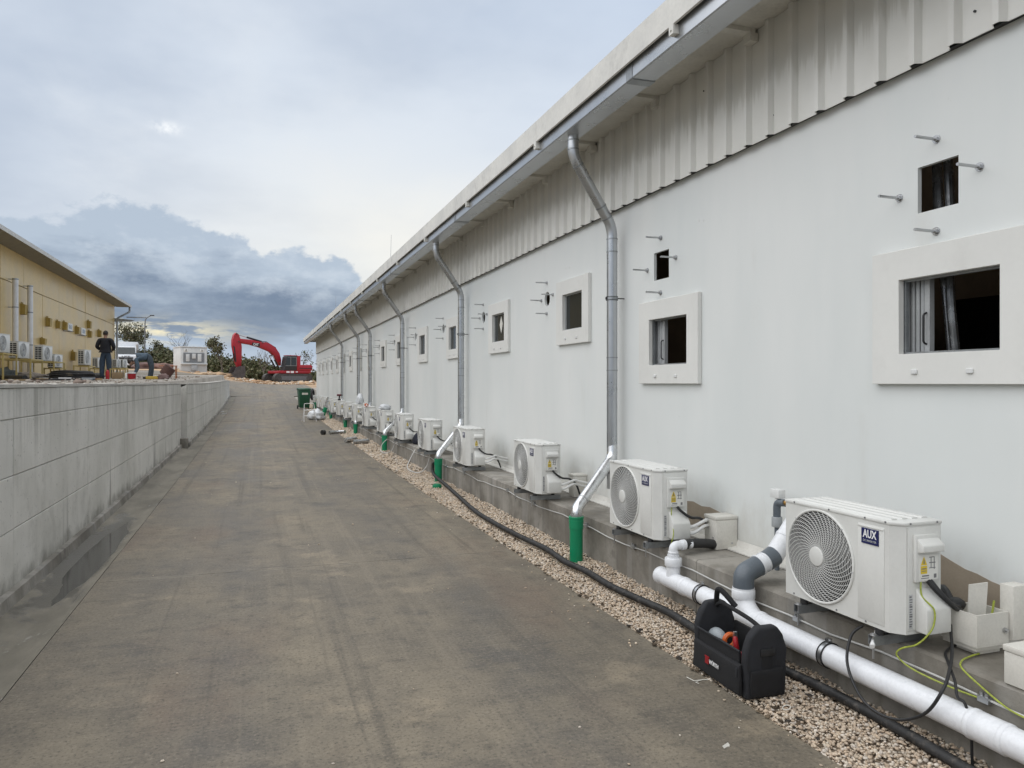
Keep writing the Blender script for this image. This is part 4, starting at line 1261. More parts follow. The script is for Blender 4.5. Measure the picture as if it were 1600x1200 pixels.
jbox(3.37, 3.565, 4.92, 5.08, .402, .66, 'closed cream junction box by the wall at the end of the black insulated pipe')
jbox(3.40, 3.565, 7.72, 7.86, .402, .66, 'closed cream junction box by the wall behind the nearest slanting spout', False)
jbox(3.46, 3.567, 6.22, 6.32, .402, .70, 'narrow cream board box on the plinth partly behind the second air conditioner', False)
jbox(3.06, 3.24, 2.08, 2.345, .402, .57, 'white junction box standing on the plinth past the open box')
t = thing('open_junction_box', 'open white junction box with its cover plates standing up beside the air conditioner', 'junction box', (3.32, 2.70, .402))
x0, x1, y0, y1, z0, z1 = 3.215, 3.42, 2.595, 2.80, .445, .60
mb = MB().box(x0, x1, y0, y1, z0, z0 + .008).box(x0, x0 + .008, y0, y1, z0 + .0085, z1).box(x0 + .0085, x1, y0, y0 + .008, z0 + .0085, z1).box(x0 + .0085, x1, y1 - .008, y1, z0 + .0085, z1 - .01).box(x1 - .008, x1, y0 + .0085, y1 - .0085, z0 + .0085, z1)
mb.build('tray', MBOX, t, world=True)
MB().box(x0 + .01, x1 - .01, y0 + .012, y1 - .012, z0 - .02, z0 - .0005).box(x0 + .04, x1 - .02, y0 + .03, y1 - .03, .402, z0 - .0205).build('base_plate', MBOX, t, world=True)
MB().add([(x0 + .06, y0 + .10, z0 + .01), (x0 + .14, y0 + .075, z0 + .01), (x0 + .165, y0 + .075, z1 + .125), (x0 + .075, y0 + .10, z1 + .115), (x0 + .06, y0 + .106, z0 + .01), (x0 + .14, y0 + .081, z0 + .01), (x0 + .165, y0 + .081, z1 + .125), (x0 + .075, y0 + .106, z1 + .115)], [(0, 1, 2, 3), (7, 6, 5, 4), (0, 4, 5, 1), (1, 5, 6, 2), (2, 6, 7, 3), (3, 7, 4, 0)]).build('cover_plate', MBOX, t, world=True)
MB().box(3.425, 3.52, y0 - .02, y0 + .05, z0 + .02, z1 + .125).build('cover_plate', MBOX, t, world=True, bevel=.004)
MB().tube([(3.515, y0 - .012, z1 - .04), (3.52, y0 - .012, z1 + .12), (3.555, y0 + .01, z1 + .128)], .012, 8).build('conduit', MWHITE, t, world=True)
MB().cyl((x1 - .03, y0 - .014, z0 + .07), (x1 - .03, y0, z0 + .07), .013, n=6).cyl((x1 - .03, y0 - .02, z0 + .07), (x1 - .03, y0 - .014, z0 + .07), .007, n=8).build('hinge_bolt', MSTEEL, t, world=True)
MB().tube(spline([(x0 + .15, y0 + .07, z0 + .02), (x0 + .165, y0 + .06, z0 + .10), (x0 + .18, y0 + .055, z1 + .04)], 6), .005, 6).build('earth_wire', MEARTH, t, world=True)

# ------------------------------------------------------------------ cables and hose
o = MB().tube(spline([(3.29, 2.78, .59), (3.22, 2.74, .52), (3.10, 2.63, .44), (2.99, 2.55, .39), (2.89, 2.50, .33), (2.86, 2.57, .20), (2.84, 2.72, .115), (2.84, 2.90, .125), (2.87, 3.04, .25), (2.93, 3.08, .38), (2.98, 3.05, .44)], 8), .0075, 8).build('power_cable', MBLACK)
tag(recentre(o), 'black cable looping over the white waste pipe below the first air conditioner', 'cable')
o = MB().tube(spline([(3.27, 2.75, .408), (3.13, 2.69, .408), (3.04, 2.60, .40), (2.985, 2.52, .355), (2.955, 2.48, .30), (2.95, 2.44, .288), (2.96, 2.42, .20), (2.97, 2.42, .03), (2.98, 2.42, .015)], 8), .0065, 8).build('power_cable', MBLACK)
tag(recentre(o), 'black cable dropping down the plinth behind the white waste pipe', 'cable')
o = MB().tube(spline([(3.26, 2.62, .409), (3.16, 2.60, .409), (3.085, 2.57, .409), (3.045, 2.53, .395), (3.035, 2.42, .35), (3.03, 2.30, .31), (3.03, 2.20, .302)], 8), .0042, 8).build('earth_wire', MEARTH)
tag(recentre(o), 'yellow-green earth wire bent over the plinth edge to the pale rod', 'wire')

pts = []
for y in np.arange(24, .8, -.35):
    sag = .012 * math.sin(y * 2.9) + .008 * math.sin(y * 7.1)
    pts.append((3.048, y, .30 + sag))
t = thing('earthing_rod', 'thin pale earthing rod clipped along the plinth face', 'rod', (3.048, 12, .1))
MB().tube(pts, .0052, 6).build('rod', MWIRE, t, world=True)
for y in (23.2, 21, 18.8, 16.6, 14.4, 12.2, 11.1, 9.0, 8.05, 6.6, 5.65, 3.62, 2.42, 2.17, 1.2):
    sag = .012 * math.sin(y * 2.9) + .008 * math.sin(y * 7.1)
    MB().box(3.030, 3.0595, y - .026, y + .026, .288 + sag, .316 + sag).cyl((3.04, y - .012, .31 + sag), (3.04, y - .012, .332 + sag), .009, n=6).cyl((3.04, y + .012, .31 + sag), (3.04, y + .012, .332 + sag), .009, n=6).build('clip', MGALV, t, world=True)
o = MB().tube(spline([(2.99, 17.9, .34), (2.86, 17.8, .24), (2.80, 17.7, road_z(17) + .06), (2.82, 17.3, road_z(17) + .03), (2.93, 17.0, road_z(17) + .10), (3.0, 16.9, .30), (3.03, 16.7, .34)], 8), .009, 7).tube(spline([(3.0, 14.6, .38), (2.88, 14.5, .2), (2.78, 14.3, .06), (2.78, 13.8, .03), (2.88, 13.5, .05), (2.98, 13.4, .2), (3.0, 13.3, .38)], 8), .010, 7).build('flexible_conduit', MWIRE)
tag(recentre(o), 'pale flexible conduit hanging in loops over the plinth onto the gravel', 'conduit')

hp = [(688, 718), (686, 740), (697, 758), (716, 775), (742, 798), (772, 817), (812, 838), (852, 857), (884, 878), (915, 892), (955, 916), (1000, 937), (1045, 957), (1090, 985)]
pts = [WG(u, v, .05) for u, v in hp]
pts[0].z = .34; pts[1].z = .14; pts[0].x = pts[1].x = 2.87; pts[0].y = 12.47; pts[1].y = 12.42
pts += [Vector((2.84, 4.2, .03)), Vector((2.88, 3.8, .025)), Vector((2.93, 3.3, .03)), Vector((2.93, 2.8, .03)), Vector((2.90, 2.3, .03)), Vector((2.92, 1.8, .03)), Vector((2.90, 1.2, .03))]
raw = spline(pts, 22); path = [raw[0]]; acc = 0
for a_, b_ in zip(raw[:-1], raw[1:]):            # even spacing, so the corrugations are even
    seg_ = (b_ - a_).length; q_ = .010 - acc
    while q_ < seg_:
        path.append(a_.lerp(b_, q_ / seg_)); q_ += .010
    acc = seg_ - (q_ - .010)
rr = [.0255 + (.0026 if i % 2 else -.0026) + .0015 * mnoise.noise((i * .05, 0, 0)) for i in range(len(path))]
o = MB().tube(path, rr, 12).build('hose', MHOSE, angle=180)
tag(recentre(o), 'black corrugated hose snaking along the gravel to the green drain pipe', 'hose')

# ------------------------------------------------------------------ tool bag
t = thing('tool_bag', 'open black fabric tool bag with red and white lettering on the gravel edge', 'bag', (2.60, 3.585, .006), R(-2))
L2, W2 = .235, .125
end = [(-W2, .0), (W2, .0), (W2 + .004, .26), (W2 - .02, .335), (.055, .385), (-.055, .385), (-W2 + .02, .335), (-W2 - .004, .26)]
for s in (-1, 1):
    e = MB().prism(end, 'y', s * L2 - .028, s * L2 + .028).build('end_panel', MBAGG, t, bevel=.016, seg=3)
    MB().box(-.035, .035, s * (L2 + .029) - .008, s * (L2 + .029) + .008, .02, .33).build('strap', MBAG, e, bevel=.004)
    MB().box(-.045, .045, s * (L2 + .038) - .006, s * (L2 + .038) + .006, .23, .27).build('buckle', MBLACK, e, bevel=.004)
    MB().box(-.10, .10, s * (L2 + .03) - .012, s * (L2 + .03) + .012, .015, .16).build('end_pocket', MBAG, e, bevel=.01)
fr = MB().box(-W2 - .004, -W2 + .012, -L2 + .03, L2 - .03, .0, .245).build('front_panel', MBAG, t, bevel=.006)
MB().box(W2 - .012, W2 + .004, -L2 + .03, L2 - .03, .0, .27).build('back_panel', MBAG, t, bevel=.006)
MB().box(-W2 + .0125, W2 - .0125, -L2 + .03, L2 - .03, .0, .05).build('base', MBAG, t)
MB().prism([(-W2 - .004, .012), (-W2 - .030, .02), (-W2 - .026, .172), (-W2 - .0045, .182)], 'y', -L2 + .0, L2 - .0).build('front_pocket', MBAG, fr, bevel=.008)
MB().tube([(-W2 - .009, -L2 + .02, .248), (-W2 - .009, L2 - .02, .248)], .006, 6).build('rim_binding', MBAGG, fr)
MB().box(-W2 - .034, -W2 - .026, -L2 + .01, -L2 + .028, .11, .165).build('zip_tab', MBAGG, fr, bevel=.003)
text('WÜRTH', .030, (-W2 - .0365, -.005, .105), (0, -1, 0), (.05, 0, 1), MLETW, fr, bold=True, width=.095)
mb = MB()
for k in range(3):
    c = .105; y = .066 + .012 * (k - 1)
    mb.prism([(y - .005, c - .018), (y + .005, c - .018), (y + .002, c + .018), (y - .008, c + .018)], 'x', -W2 - .0385, -W2 - .0325)
mb.box(-W2 - .0385, -W2 - .0325, .046, .086, .124, .129).build('red_mark', MRED, fr, smooth=False)
hd = MB().tube(spline([(0, -L2 + .02, .36), (-.01, -.12, .385), (-.02, .02, .40), (-.015, .14, .40), (0, L2 - .02, .365)], 6), [.012] * 25, 10).build('handle_bar', MBAG, t)
MB().tube(spline([(.02, .05, .40), (-.02, .12, .47), (-.03, .16, .47), (0, .22, .38)], 8), .016, 10).build('grip_strap', MBAG, t)
for o in list(t.children_recursive):             # soft sag and creases in the cloth
    if o.name.split('.')[0] in ('end_panel', 'front_panel', 'back_panel', 'front_pocket', 'end_pocket'):
        bm = bmesh.new(); bm.from_mesh(o.data)
        for _ in range(2): bmesh.ops.subdivide_edges(bm, edges=[e for e in bm.edges if e.calc_length() > .035], cuts=1, use_grid_fill=True)
        for v in bm.verts:
            k = min(1, v.co.z / .05)
            n3 = mnoise.noise_vector(v.co * 9 + Vector((len(o.name), 0, 0))) * .008 + mnoise.noise_vector(v.co * 26) * .0035
            v.co += Vector((n3.x, n3.y * .8, n3.z)) * k
            v.co.y += math.copysign(1, v.co.y) * .012 * (v.co.z / .38) if o.name.startswith('end') else 0
        bm.to_mesh(o.data); bm.free(); o.data.shade_smooth()
def held(name, mb, mat, label, cat, par=None):
    o = mb.build(name, mat); o.data.transform(Matrix.Rotation(R(-2), 4, 'Z')); o.data.transform(Matrix.Translation((2.60, 3.585, .006))); tag(recentre(o), label, cat); return o
held('plastic_pouch', MB().ball((-.05, .13, .20), (.045, .075, .06), 12, 8), M('pouch_grey', (.28, .31, .33), .4, bump=.5, bscale=40), 'grey plastic pouch inside the black tool bag', 'pouch')
held('tape_reel', MB().tube([(-.03 + .035 * math.cos(w), .035, .215 + .035 * math.sin(w)) for w in [2 * math.pi * i / 20 for i in range(20)]], .014, 8, closed=True), MORANGE, 'orange tape reel inside the black tool bag', 'tape')
held('screwdriver', MB().cyl((-.04, -.08, .06), (-.045, -.055, .19), .004, n=6).tube([(-.045, -.055, .18), (-.045, -.054, .20), (-.048, -.045, .255), (-.048, -.043, .265)], [.010, .015, .014, .008], 10), MRED, 'red handled screwdriver inside the black tool bag', 'screwdriver')
held('pliers', MB().tube([(-.07, -.12, .07), (-.075, -.13, .21)], .011, 8).tube([(-.06, -.14, .07), (-.065, -.15, .205)], .011, 8), MRED, 'red handled pliers at the near end of the black tool bag', 'pliers')
held('file', MB().box(-.02, .0, .005, .02, .06, .27), MSTEEL, 'grey steel file inside the black tool bag', 'file')

# scraps on the ground
def scrap(name, pts, r, mat, label, cat):
    tag(recentre(MB().tube(pts, r, 5).build(name, mat)), label, cat)
a = [WG(u, v, .004) for u, v in ((1073, 1058), (1085, 1064), (1098, 1062), (1106, 1062))]
b = [WG(u, v, .004) for u, v in ((1098, 1062), (1091, 1064), (1087, 1066), (1092, 1068))]
tag(recentre(MB().tube(a, .0025, 5).tube(b, .002, 5).build('string_scrap', MPAPER)), 'white scrap of string on the concrete by the tool bag', 'string')
c = WG(1229, 1103, .03)
scrap('wire_ring', [(c.x + .02 * math.cos(w), c.y + .02 * math.sin(w), .022 + .006 * math.cos(w)) for w in np.linspace(0, 6, 14)], .0025, MPAPER, 'small white plastic ring on the gravel beside the tool bag', 'ring')
c = WG(1137, 1166, .004)
tag(recentre(MB().add([(c.x - .025, c.y - .008, .001), (c.x + .02, c.y + .01, .001), (c.x + .014, c.y + .018, .012), (c.x - .03, c.y, .01)], [(0, 1, 2, 3)]).box(c.x - .01, c.x + .01, c.y, c.y + .01, .0005, .004).build('paper_scrap', MPAPER)), 'small white paper scrap on the concrete road', 'paper')

# ------------------------------------------------------------------ things lying along the far units
def on_lid(i): l = units[i].location; return Vector((l.x, l.y, l.z + .63))
# cordless drill
q = on_lid(10)
t = thing('cordless_drill', 'dark red and black cordless drill standing on an air conditioner lid', 'drill', (q.x + .06, q.y - .12, q.z))
MB().box(-.05, .05, -.04, .04, 0, .055).build('battery', MBLACK, t, bevel=.008)
MB().prism([(-.028, .055), (.022, .055), (.03, .17), (-.022, .17)], 'y', -.018, .018).build('grip', MBLACK, t, bevel=.008)
MB().cyl((-.09, 0, .20), (.07, 0, .20), .038, n=14).build('motor_housing', M('drill_red', (.10, .01, .02), .5), t, bevel=.008)
MB().cyl((.07, 0, .20), (.12, 0, .20), .026, .018, n=12).build('chuck', MBLACK, t)
# orange tool
q = on_lid(7)
t = thing('silicone_gun', 'orange and white tool lying on an air conditioner lid', 'tool', (q.x + .03, q.y - .25, q.z))
MB().cyl((-.02, -.16, .045), (.0, .16, .045), .043, n=14).build('barrel', MORANGE, t)
MB().cyl((-.03, -.30, .03), (-.02, -.16, .045), .012, .02, n=8).build('nozzle', MLETW, t)
MB().tube([(.0, .16, .045), (.0, .26, .05), (.02, .27, .03)], .01, 6).build('handle', MBLACK, t)


def crumple(name, c, r, mat, label, cat, seed, n=26, flat=.55, floor=0.0):
    bm = bmesh.new(); bmesh.ops.create_icosphere(bm, subdivisions=3, radius=1)
    for v in bm.verts:
        d = 1 + .38 * mnoise.noise(v.co * 2.3 + Vector((seed, 0, 0))) + .22 * mnoise.noise(v.co * 5.5 + Vector((0, seed, 0)))
        v.co = Vector((v.co.x * r[0] * d, v.co.y * r[1] * d, max(v.co.z * r[2] * d, -r[2] * flat)))
    me = bpy.data.meshes.new(name); bm.to_mesh(me); bm.free(); me.shade_smooth()
    o = link(name, me, mat); o.data.transform(Matrix.Translation((c[0], c[1], 0))); recentre(o); o.location.z = c[2]
    return tag(o, label, cat)


q = on_lid(6)
crumple('plastic_wrap', (q.x + .13, q.y - .05, q.z), (.14, .2, .09), MSACK, 'crumpled white plastic wrap on an air conditioner lid', 'wrap', 3)
q = on_lid(8)
crumple('plastic_bag', (q.x + .20, q.y - .15, q.z), (.11, .2, .2), MSACK, 'pale plastic bag of parts on the lid behind the orange tool', 'bag', 9)
yy = 31.0
crumple('sack', (2.32, 31.2, road_z(31.2)), (.34, .45, .26), MSACK, 'limp white plastic sack on the road by the step stool', 'sack', 5)
l = units[5].location
crumple('dark_cloth', (3.3, l.y - .62, .40), (.16, .17, .16), M('dark_navy_cloth', (.015, .017, .028), .85), 'dark navy cloth bundle on the plinth beside the sixth air conditioner', 'cloth', 7)

# step stool
zs = road_z(29.5)
t = thing('step_stool', 'white two-step folding stool standing on the road by the green bin', 'step stool', (1.98, 30.2, road_z(30.2)), R(8))
for s in (-1, 1):
    MB().tube(elbow([(s * .24, -.17, 0), (s * .19, .02, .62)], .03), .013, 8).build('front_leg', MPIPEW, t)
    MB().tube([(s * .24, .22, 0), (s * .19, .03, .44)], .011, 8).build('rear_leg', MPIPEW, t)
MB().tube(elbow([(-.19, .02, .60), (-.185, .025, .70), (.185, .025, .70), (.19, .02, .60)], .05), .013, 8).build('handrail', MPIPEW, t)
MB().box(-.20, .20, -.06, .16, .43, .455).build('step', MPIPEW, t, bevel=.006)
MB().box(-.22, .22, -.20, -.04, .21, .235).build('step', MPIPEW, t, bevel=.006)

# wheelie bin
zb_ = road_z(39.5)
t = thing('wheelie_bin', 'dark green wheeled rubbish bin with a pale label at the building corner', 'bin', (2.35, 40.0, road_z(40.0)), R(6))
vs = [(-.24, -.27, .06), (.24, -.27, .06), (.24, .22, .10), (-.24, .22, .10), (-.29, -.36, .98), (.29, -.36, .98), (.29, .36, .98), (-.29, .36, .98)]
bd = MB().add(vs, [(0, 3, 2, 1), (4, 5, 6, 7), (0, 1, 5, 4), (1, 2, 6, 5), (2, 3, 7, 6), (3, 0, 4, 7)]).build('body', MBINGR, t, bevel=.02)
MB().prism([(-.39, .985), (.40, .985), (.42, 1.02), (.30, 1.09), (-.36, 1.05)], 'x', -.31, .31).build('lid', MBINGR, t, bevel=.015)
MB().box(-.15, .15, -.352, -.345, .74, .84).build('label', MPAPER, t)
MB().cyl((-.26, .42, 1.0), (.26, .42, 1.0), .018, n=8).build('handle', MBINGR, t)
for s in (-1, 1): MB().cyl((s * .25, .27, .10), (s * .30, .27, .10), .10, n=16).build('wheel', MBLACK, t)

# offcuts on the ground by the far drain pipes
def offcut(pts, r, mat, label):
    z = road_z(pts[0][1]); tag(recentre(MB().tube([(x, y, z + dz) for x, y, dz in pts], r, 14).build('pipe_offcut', mat)), label, 'pipe offcut')
offcut([(2.30, 20.6, .07), (2.62, 20.95, .075)], .065, MFOIL, 'bright metal pipe offcut lying on the gravel by the drain pipes')
offcut([(2.46, 20.1, .065), (2.78, 20.15, .065), (2.86, 20.25, .07)], .06, MGALV, 'dull metal pipe elbow lying on the gravel beside a bright offcut')
offcut([(2.15, 23.6, .06), (2.45, 23.85, .06), (2.62, 23.6, .07)], .05, MFOIL, 'bright metal elbow lying at the road edge')
offcut([(1.92, 23.5, .07), (2.0, 23.56, .07)], .075, MBLACK, 'short black pipe ring lying on the road edge')
tag(recentre(MB().tube([(3.36 + .10 * math.cos(w), 48.4 + .30 * math.cos(w), road_z(48.4) + .37 + .30 * math.sin(w)) for w in np.linspace(0, 2 * math.pi, 25)[:-1]], .075, 10, closed=True).build('tyre', MBLACK)), 'black tyre leaning at the far corner of the white building', 'tyre')

# ------------------------------------------------------------------ ochre building across the yard
XY = -8.1
YB0, YB1 = 16.0, 50.4
gz = yard_z(40)
yb_ = thing('ochre_building', 'ochre panel building with overhanging grey roof and tall white vent pipes', 'building', (-12, 33, yard_z(33)))
Q = lambda mb, name, mat, par=None, **kw: mb.build(name, mat, yb_, world=True, **kw)
ZE = 6.36                          # soffit level
Q(MB().box(XY - .20, XY - .04, YB0, YB1 - .01, 1.5, ZE - .01), 'inner_wall', M('ochre_joint', (.12, .085, .035), .8))
Q(MB().box(-16, XY - .201, YB1 - .15, YB1, 1.5, ZE), 'end_wall', MYWALL)
Q(MB().box(-16, XY - .201, YB0, YB0 + .15, 1.5, ZE), 'end_wall', MYWALL)
ys = list(np.arange(YB0, YB1 - 1, 2.62)) + [YB1]
for i, (a, b) in enumerate(zip(ys[:-1], ys[1:])):
    for (z0, z1) in ((1.55, 5.20), (5.222, ZE)):
        x = XY + random.uniform(-.008, .008)
        Q(MB().box(XY - .039, x, a + .01, b - .01, z0, z1), 'wall_panel', MYWALL, bevel=.006, seg=1)
# roof with corrugated underside
Q(MB().prism([(-7.28, ZE + .02), (-7.28, ZE + .10), (-12.2, ZE + 1.0), (-17, ZE + .1), (-17, ZE + .02), (-12.2, ZE + .9)], 'y', YB0 - .5, YB1 + .55), 'roof', MROOF)
Q(MB().box(-7.275, -7.25, YB0 - .5, YB1 + .55, ZE - .03, ZE + .11), 'eave_trim', M('pale_trim', (.52, .51, .48), .5, dirt=.3))
mb = MB(); y = YB0 - .4
while y < YB1 + .5:
    mb.box(XY + .01, -7.29, y, y + .09, ZE - .02, ZE + .019); y += .22
tag(Q(mb, 'soffit_ribs', M('soffit_grey', (.34, .31, .25), .7, dirt=.3)), kind='stuff')
Q(MB().box(XY - .1, -7.28, YB0 - .4, YB1 + .5, ZE + .0, ZE + .018), 'soffit', M('soffit_grey', (.34, .31, .25), .7))
# corner downpipe, gutter arm and lamp arm
Q(MB().tube(elbow([(-7.35, YB1 + .45, ZE - .03), (-7.35, YB1 + .45, ZE - .30), (XY + .12, YB1 + .05, ZE - .75), (XY + .12, YB1 + .05, yard_z(50))], .1), .06, 10), 'downpipe', MGALVD)
Q(MB().prism([(XY, ZE - .95), (-7.2, ZE - .93), (-7.0, ZE - .87), (-7.2, ZE - .82), (XY, ZE - .75)], 'y', YB1 - .06, YB1 + .04).box(-7.45, -6.35, YB1 - .0405, YB1 + .02, ZE - .70, ZE - .64), 'lamp_arm', MGALVD)
# tall vent pipes clamped to the wall
for (u, vt, vb) in ((24, 435, 545), (47, 446, 560)):
    p = WX(u, vt, XY + .22); b = WX(u, vb, XY + .22)
    v = Q(MB().cyl((p.x, p.y, yard_z(p.y) + .2), (p.x, p.y, p.z), .092, n=16), 'vent_pipe', MPIPEW)
    for z in (p.z - .03, p.z - 1.0, p.z - 2.2):
        o = MB().cyl((p.x, p.y, z - .02), (p.x, p.y, z + .02), .10, n=16).box(XY, p.x, p.y - .015, p.y + .015, z - .012, z + .012).build('pipe_band', MGALVD, yb_, world=True); o.parent = v
# small hoods and windows on the wall
for (u, v, w, h) in ((34, 483, 10, 17), (73.5, 503, 9, 14), (89, 507, 8, 12), (99.5, 509, 7, 13), (119, 516, 8, 12), (137.5, 507, 7.5, 12), (138.5, 522, 6, 11), (154, 521, 6, 11), (65, 533, 9, 10), (113, 556, 8, 15)):
    p = WX(u, v, XY + .02); z = (p.x * ST + p.y * CT); s = z / F
    hw, hh = w * s * 1.35, h * s / 2
    Q(MB().prism([(XY - .002, p.z - hh), (XY + .16, p.z - hh), (XY + .18, p.z + hh * .8), (XY - .002, p.z + hh)], 'y', p.y - hw / 2, p.y + hw / 2).box(XY + .02, XY + .05, p.y - hw * .3, p.y - hw * .2, p.z + hh * .85, p.z + hh * 1.3).box(XY + .02, XY + .05, p.y + hw * .2, p.y + hw * .3, p.z + hh * .85, p.z + hh * 1.3), 'vent_hood', MYBOX, bevel=.008, seg=1)
for (u, v, h) in ((108, 511, 12), (129, 518, 11)):
    p = WX(u, v, XY); z = (p.x * ST + p.y * CT); s = z / F; hh = h * s / 2
    f = Q(MB().box(XY - .002, XY + .05, p.y - .45, p.y + .45, p.z - hh, p.z + hh), 'window_surround', MFRAME, bevel=.006, seg=1)
    o = MB().box(XY + .0505, XY + .056, p.y - .24, p.y + .25, p.z - hh * .5, p.z + hh * .55).build('pane', MGLD, yb_, world=True); o.parent = f
    o = MB().tube([(XY + .03, p.y - 1.2, p.z - hh * 1.4), (XY + .03, p.y, p.z - hh * 1.15), (XY + .03, p.y + .8, p.z - hh * .9)], .015, 6).build('cable', MBLACK, yb_, world=True)


# ------------------------------------------------------------------ units and stands in the yard
def make_yard_ac():               # front with the fan faces +x, coil side faces -y
    t = thing('air_conditioner', 'old outdoor air conditioner', 'air conditioner')
    W, D, H = .80, .30, .58
    MB().box(-D / 2, D / 2, -W / 2, W / 2, .03, H - .02).build('casing', MAC, t, bevel=.01)
    MB().box(-D / 2 - .006, D / 2 + .006, -W / 2 - .006, W / 2 + .006, H - .0195, H).build('lid', MAC, t, bevel=.006)
    MB().box(-D / 2 + .03, D / 2 - .05, -W / 2 - .004, -W / 2 + .01, .07, H - .06).build('coil', MDARK, t)
    g = MB()
    for k in range(8):
        z = .07 + (H - .13) * k / 7; g.box(-D / 2 + .025, D / 2 - .045, -W / 2 - .012, -W / 2 - .0045, z - .008, z + .008)
    for x in (-D / 2 + .03, -.02, D / 2 - .05): g.box(x - .008, x + .008, -W / 2 - .0155, -W / 2 - .0122, .06, H - .05)
    g.build('coil_guard', MAC, t, smooth=False)
    MB().cyl((D / 2 - .001, -.08, .30), (D / 2 + .004, -.08, .30), .23, n=28).build('fan_opening', M('old_fan_grey', (.25, .26, .27), .6), t)
    g = MB()
    for r in (.06, .10, .14, .18, .225): g.tube([(D / 2 + .012, -.08 + r * math.cos(2 * math.pi * i / 28), .30 + r * math.sin(2 * math.pi * i / 28)) for i in range(28)], .006, 4, closed=True)
    for k in range(8): g.tube([(D / 2 + .013, -.08 + .05 * math.cos(k * .785), .30 + .05 * math.sin(k * .785)), (D / 2 + .008, -.08 + .23 * math.cos(k * .785), .30 + .23 * math.sin(k * .785))], .005, 4)
    g.build('fan_guard', MAC, t)
    for y in (-.28, .28): MB().box(-D / 2, D / 2, y - .03, y + .03, 0, .0295).build('foot', MBLACK, t)
    return t


yac = make_yard_ac()
YAC = [(-3, 552, -7.45, .60, 'old white outdoor unit on the ochre stand left of the first vent pipe'),
       (30, 561, -7.45, .58, 'old white outdoor unit with dark coil side before the two vent pipes'),
       (68, 565, -7.35, .58, 'old white outdoor unit under a rusty hood right of the vent pipes'),
       (86, 575, -7.25, .52, 'small old outdoor unit low down beside the black hose coil'),
       (132, 571.5, -7.5, .74, 'tall old outdoor unit with louvred coil left of the standing person'),
       (153, 575.5, -7.5, .54, 'old outdoor unit partly behind the standing person'),
       (182, 575, -7.5, .50, 'old outdoor unit behind the standing person before the white truck'),
       (192, 575, -7.3, .50, 'old outdoor unit with dark grille below the white truck bonnet')]
stands = []
for i, (u, v, X, h, lab) in enumerate(YAC):
    p = WX(u, v, X)
    a = yac if i == 0 else copy_tree(yac)
    a.location = p; a.scale = (1, 1, h / .58) if h > .6 else (h / .58,) * 3
    a['label'] = lab; a['group'] = 'old units by the ochre building'
    a.rotation_euler.z = R(-8)
    stands.append(p)


def stand(p, L, label, wid=.62):
    g = yard_z(p.y); h = p.z - g
    t = thing('steel_stand', label, 'stand', (p.x, p.y, g))
    for sx in (-1, 1):
        MB().box(sx * wid / 2 - .022, sx * wid / 2 + .022, -L / 2, L / 2, h - .045, h).build('rail', MYSTEEL, t)
        for sy in (-1, 1): MB().box(sx * wid / 2 - .022, sx * wid / 2 + .022, sy * (L / 2 - .04) - .022, sy * (L / 2 - .04) + .022, 0, h - .0455).build('leg', MYSTEEL, t)
    for sy in (-1, 1):
        MB().box(-wid / 2 + .0225, wid / 2 - .0225, sy * (L / 2 - .04) - .02, sy * (L / 2 - .04) + .02, h - .043, h - .003).build('cross_rail', MYSTEEL, t)
    for sy in (-.3, .3):
        MB().box(-wid / 2 + .0225, wid / 2 - .0225, sy - .02, sy + .02, h - .043, h - .0005).build('cross_rail', MYSTEEL, t)


stand(stands[0], 1.4, 'ochre steel stand under the outdoor unit left of the vent pipes')
stand(stands[1], 1.5, 'ochre steel stand under the outdoor unit before the vent pipes', 1.0)
stand(stands[2], 1.6, 'ochre steel stand under the outdoor unit right of the vent pipes', 1.0)
stand(stands[3], 1.0, 'low ochre steel stand under the small unit by the hose coil', .5)
stand(stands[4], 1.4, 'ochre steel stand under the tall louvred outdoor unit', .6)
stand(stands[5], 1.2, 'ochre steel stand under the unit behind the standing person', .5)
stand(stands[6], 1.2, 'ochre steel stand under the last two units by the building corner', .5)
stand(stands[7], 1.0, 'ochre steel stand under the unit below the truck bonnet', .4)

# ------------------------------------------------------------------ people


def skin(name, verts, edges, radii, mat, parent, root=0, sub=2):
    me = bpy.data.meshes.new(name); me.from_pydata(verts, edges, [])
    o = link(name, me, mat, parent)
    m = o.modifiers.new('skin', 'SKIN'); m.use_smooth_shade = True; m.branch_smoothing = .6
    for i, r in enumerate(radii):
        r = r if isinstance(r, tuple) else (r, r)
        me.skin_vertices[0].data[i].radius = r
        me.skin_vertices[0].data[i].use_root = (i == root)
    s = o.modifiers.new('sub', 'SUBSURF'); s.levels = sub; s.render_levels = sub
    dg = bpy.context.evaluated_depsgraph_get(); dg.update()
    baked = bpy.data.meshes.new_from_object(o.evaluated_get(dg))
    o.modifiers.clear(); o.data = baked; baked.materials.clear(); baked.materials.append(mat); baked.shade_smooth()
    return o


def hand(parent, c, d, mat):
    c = Vector(c); d = Vector(d).normalized(); s = d.orthogonal().normalized(); n = d.cross(s)
    mb = MB().ball(c, (.035, .035, .045), 8, 6)
    for k in range(4):
        a = c + s * (k - 1.5) * .018 + d * .03
        L = (.06, .075, .07, .055)[k]
        mb.tube([a, a + d * L * .5, a + d * L * .8 + n * .02, a + d * L * .85 + n * .04], [.0095, .009, .008, .006], 6)
    mb.tube([c + s * .03, c + s * .055 + d * .02, c + s * .055 + d * .05 + n * .01], [.011, .010, .007], 6)
    return mb.build('hand', mat, parent)


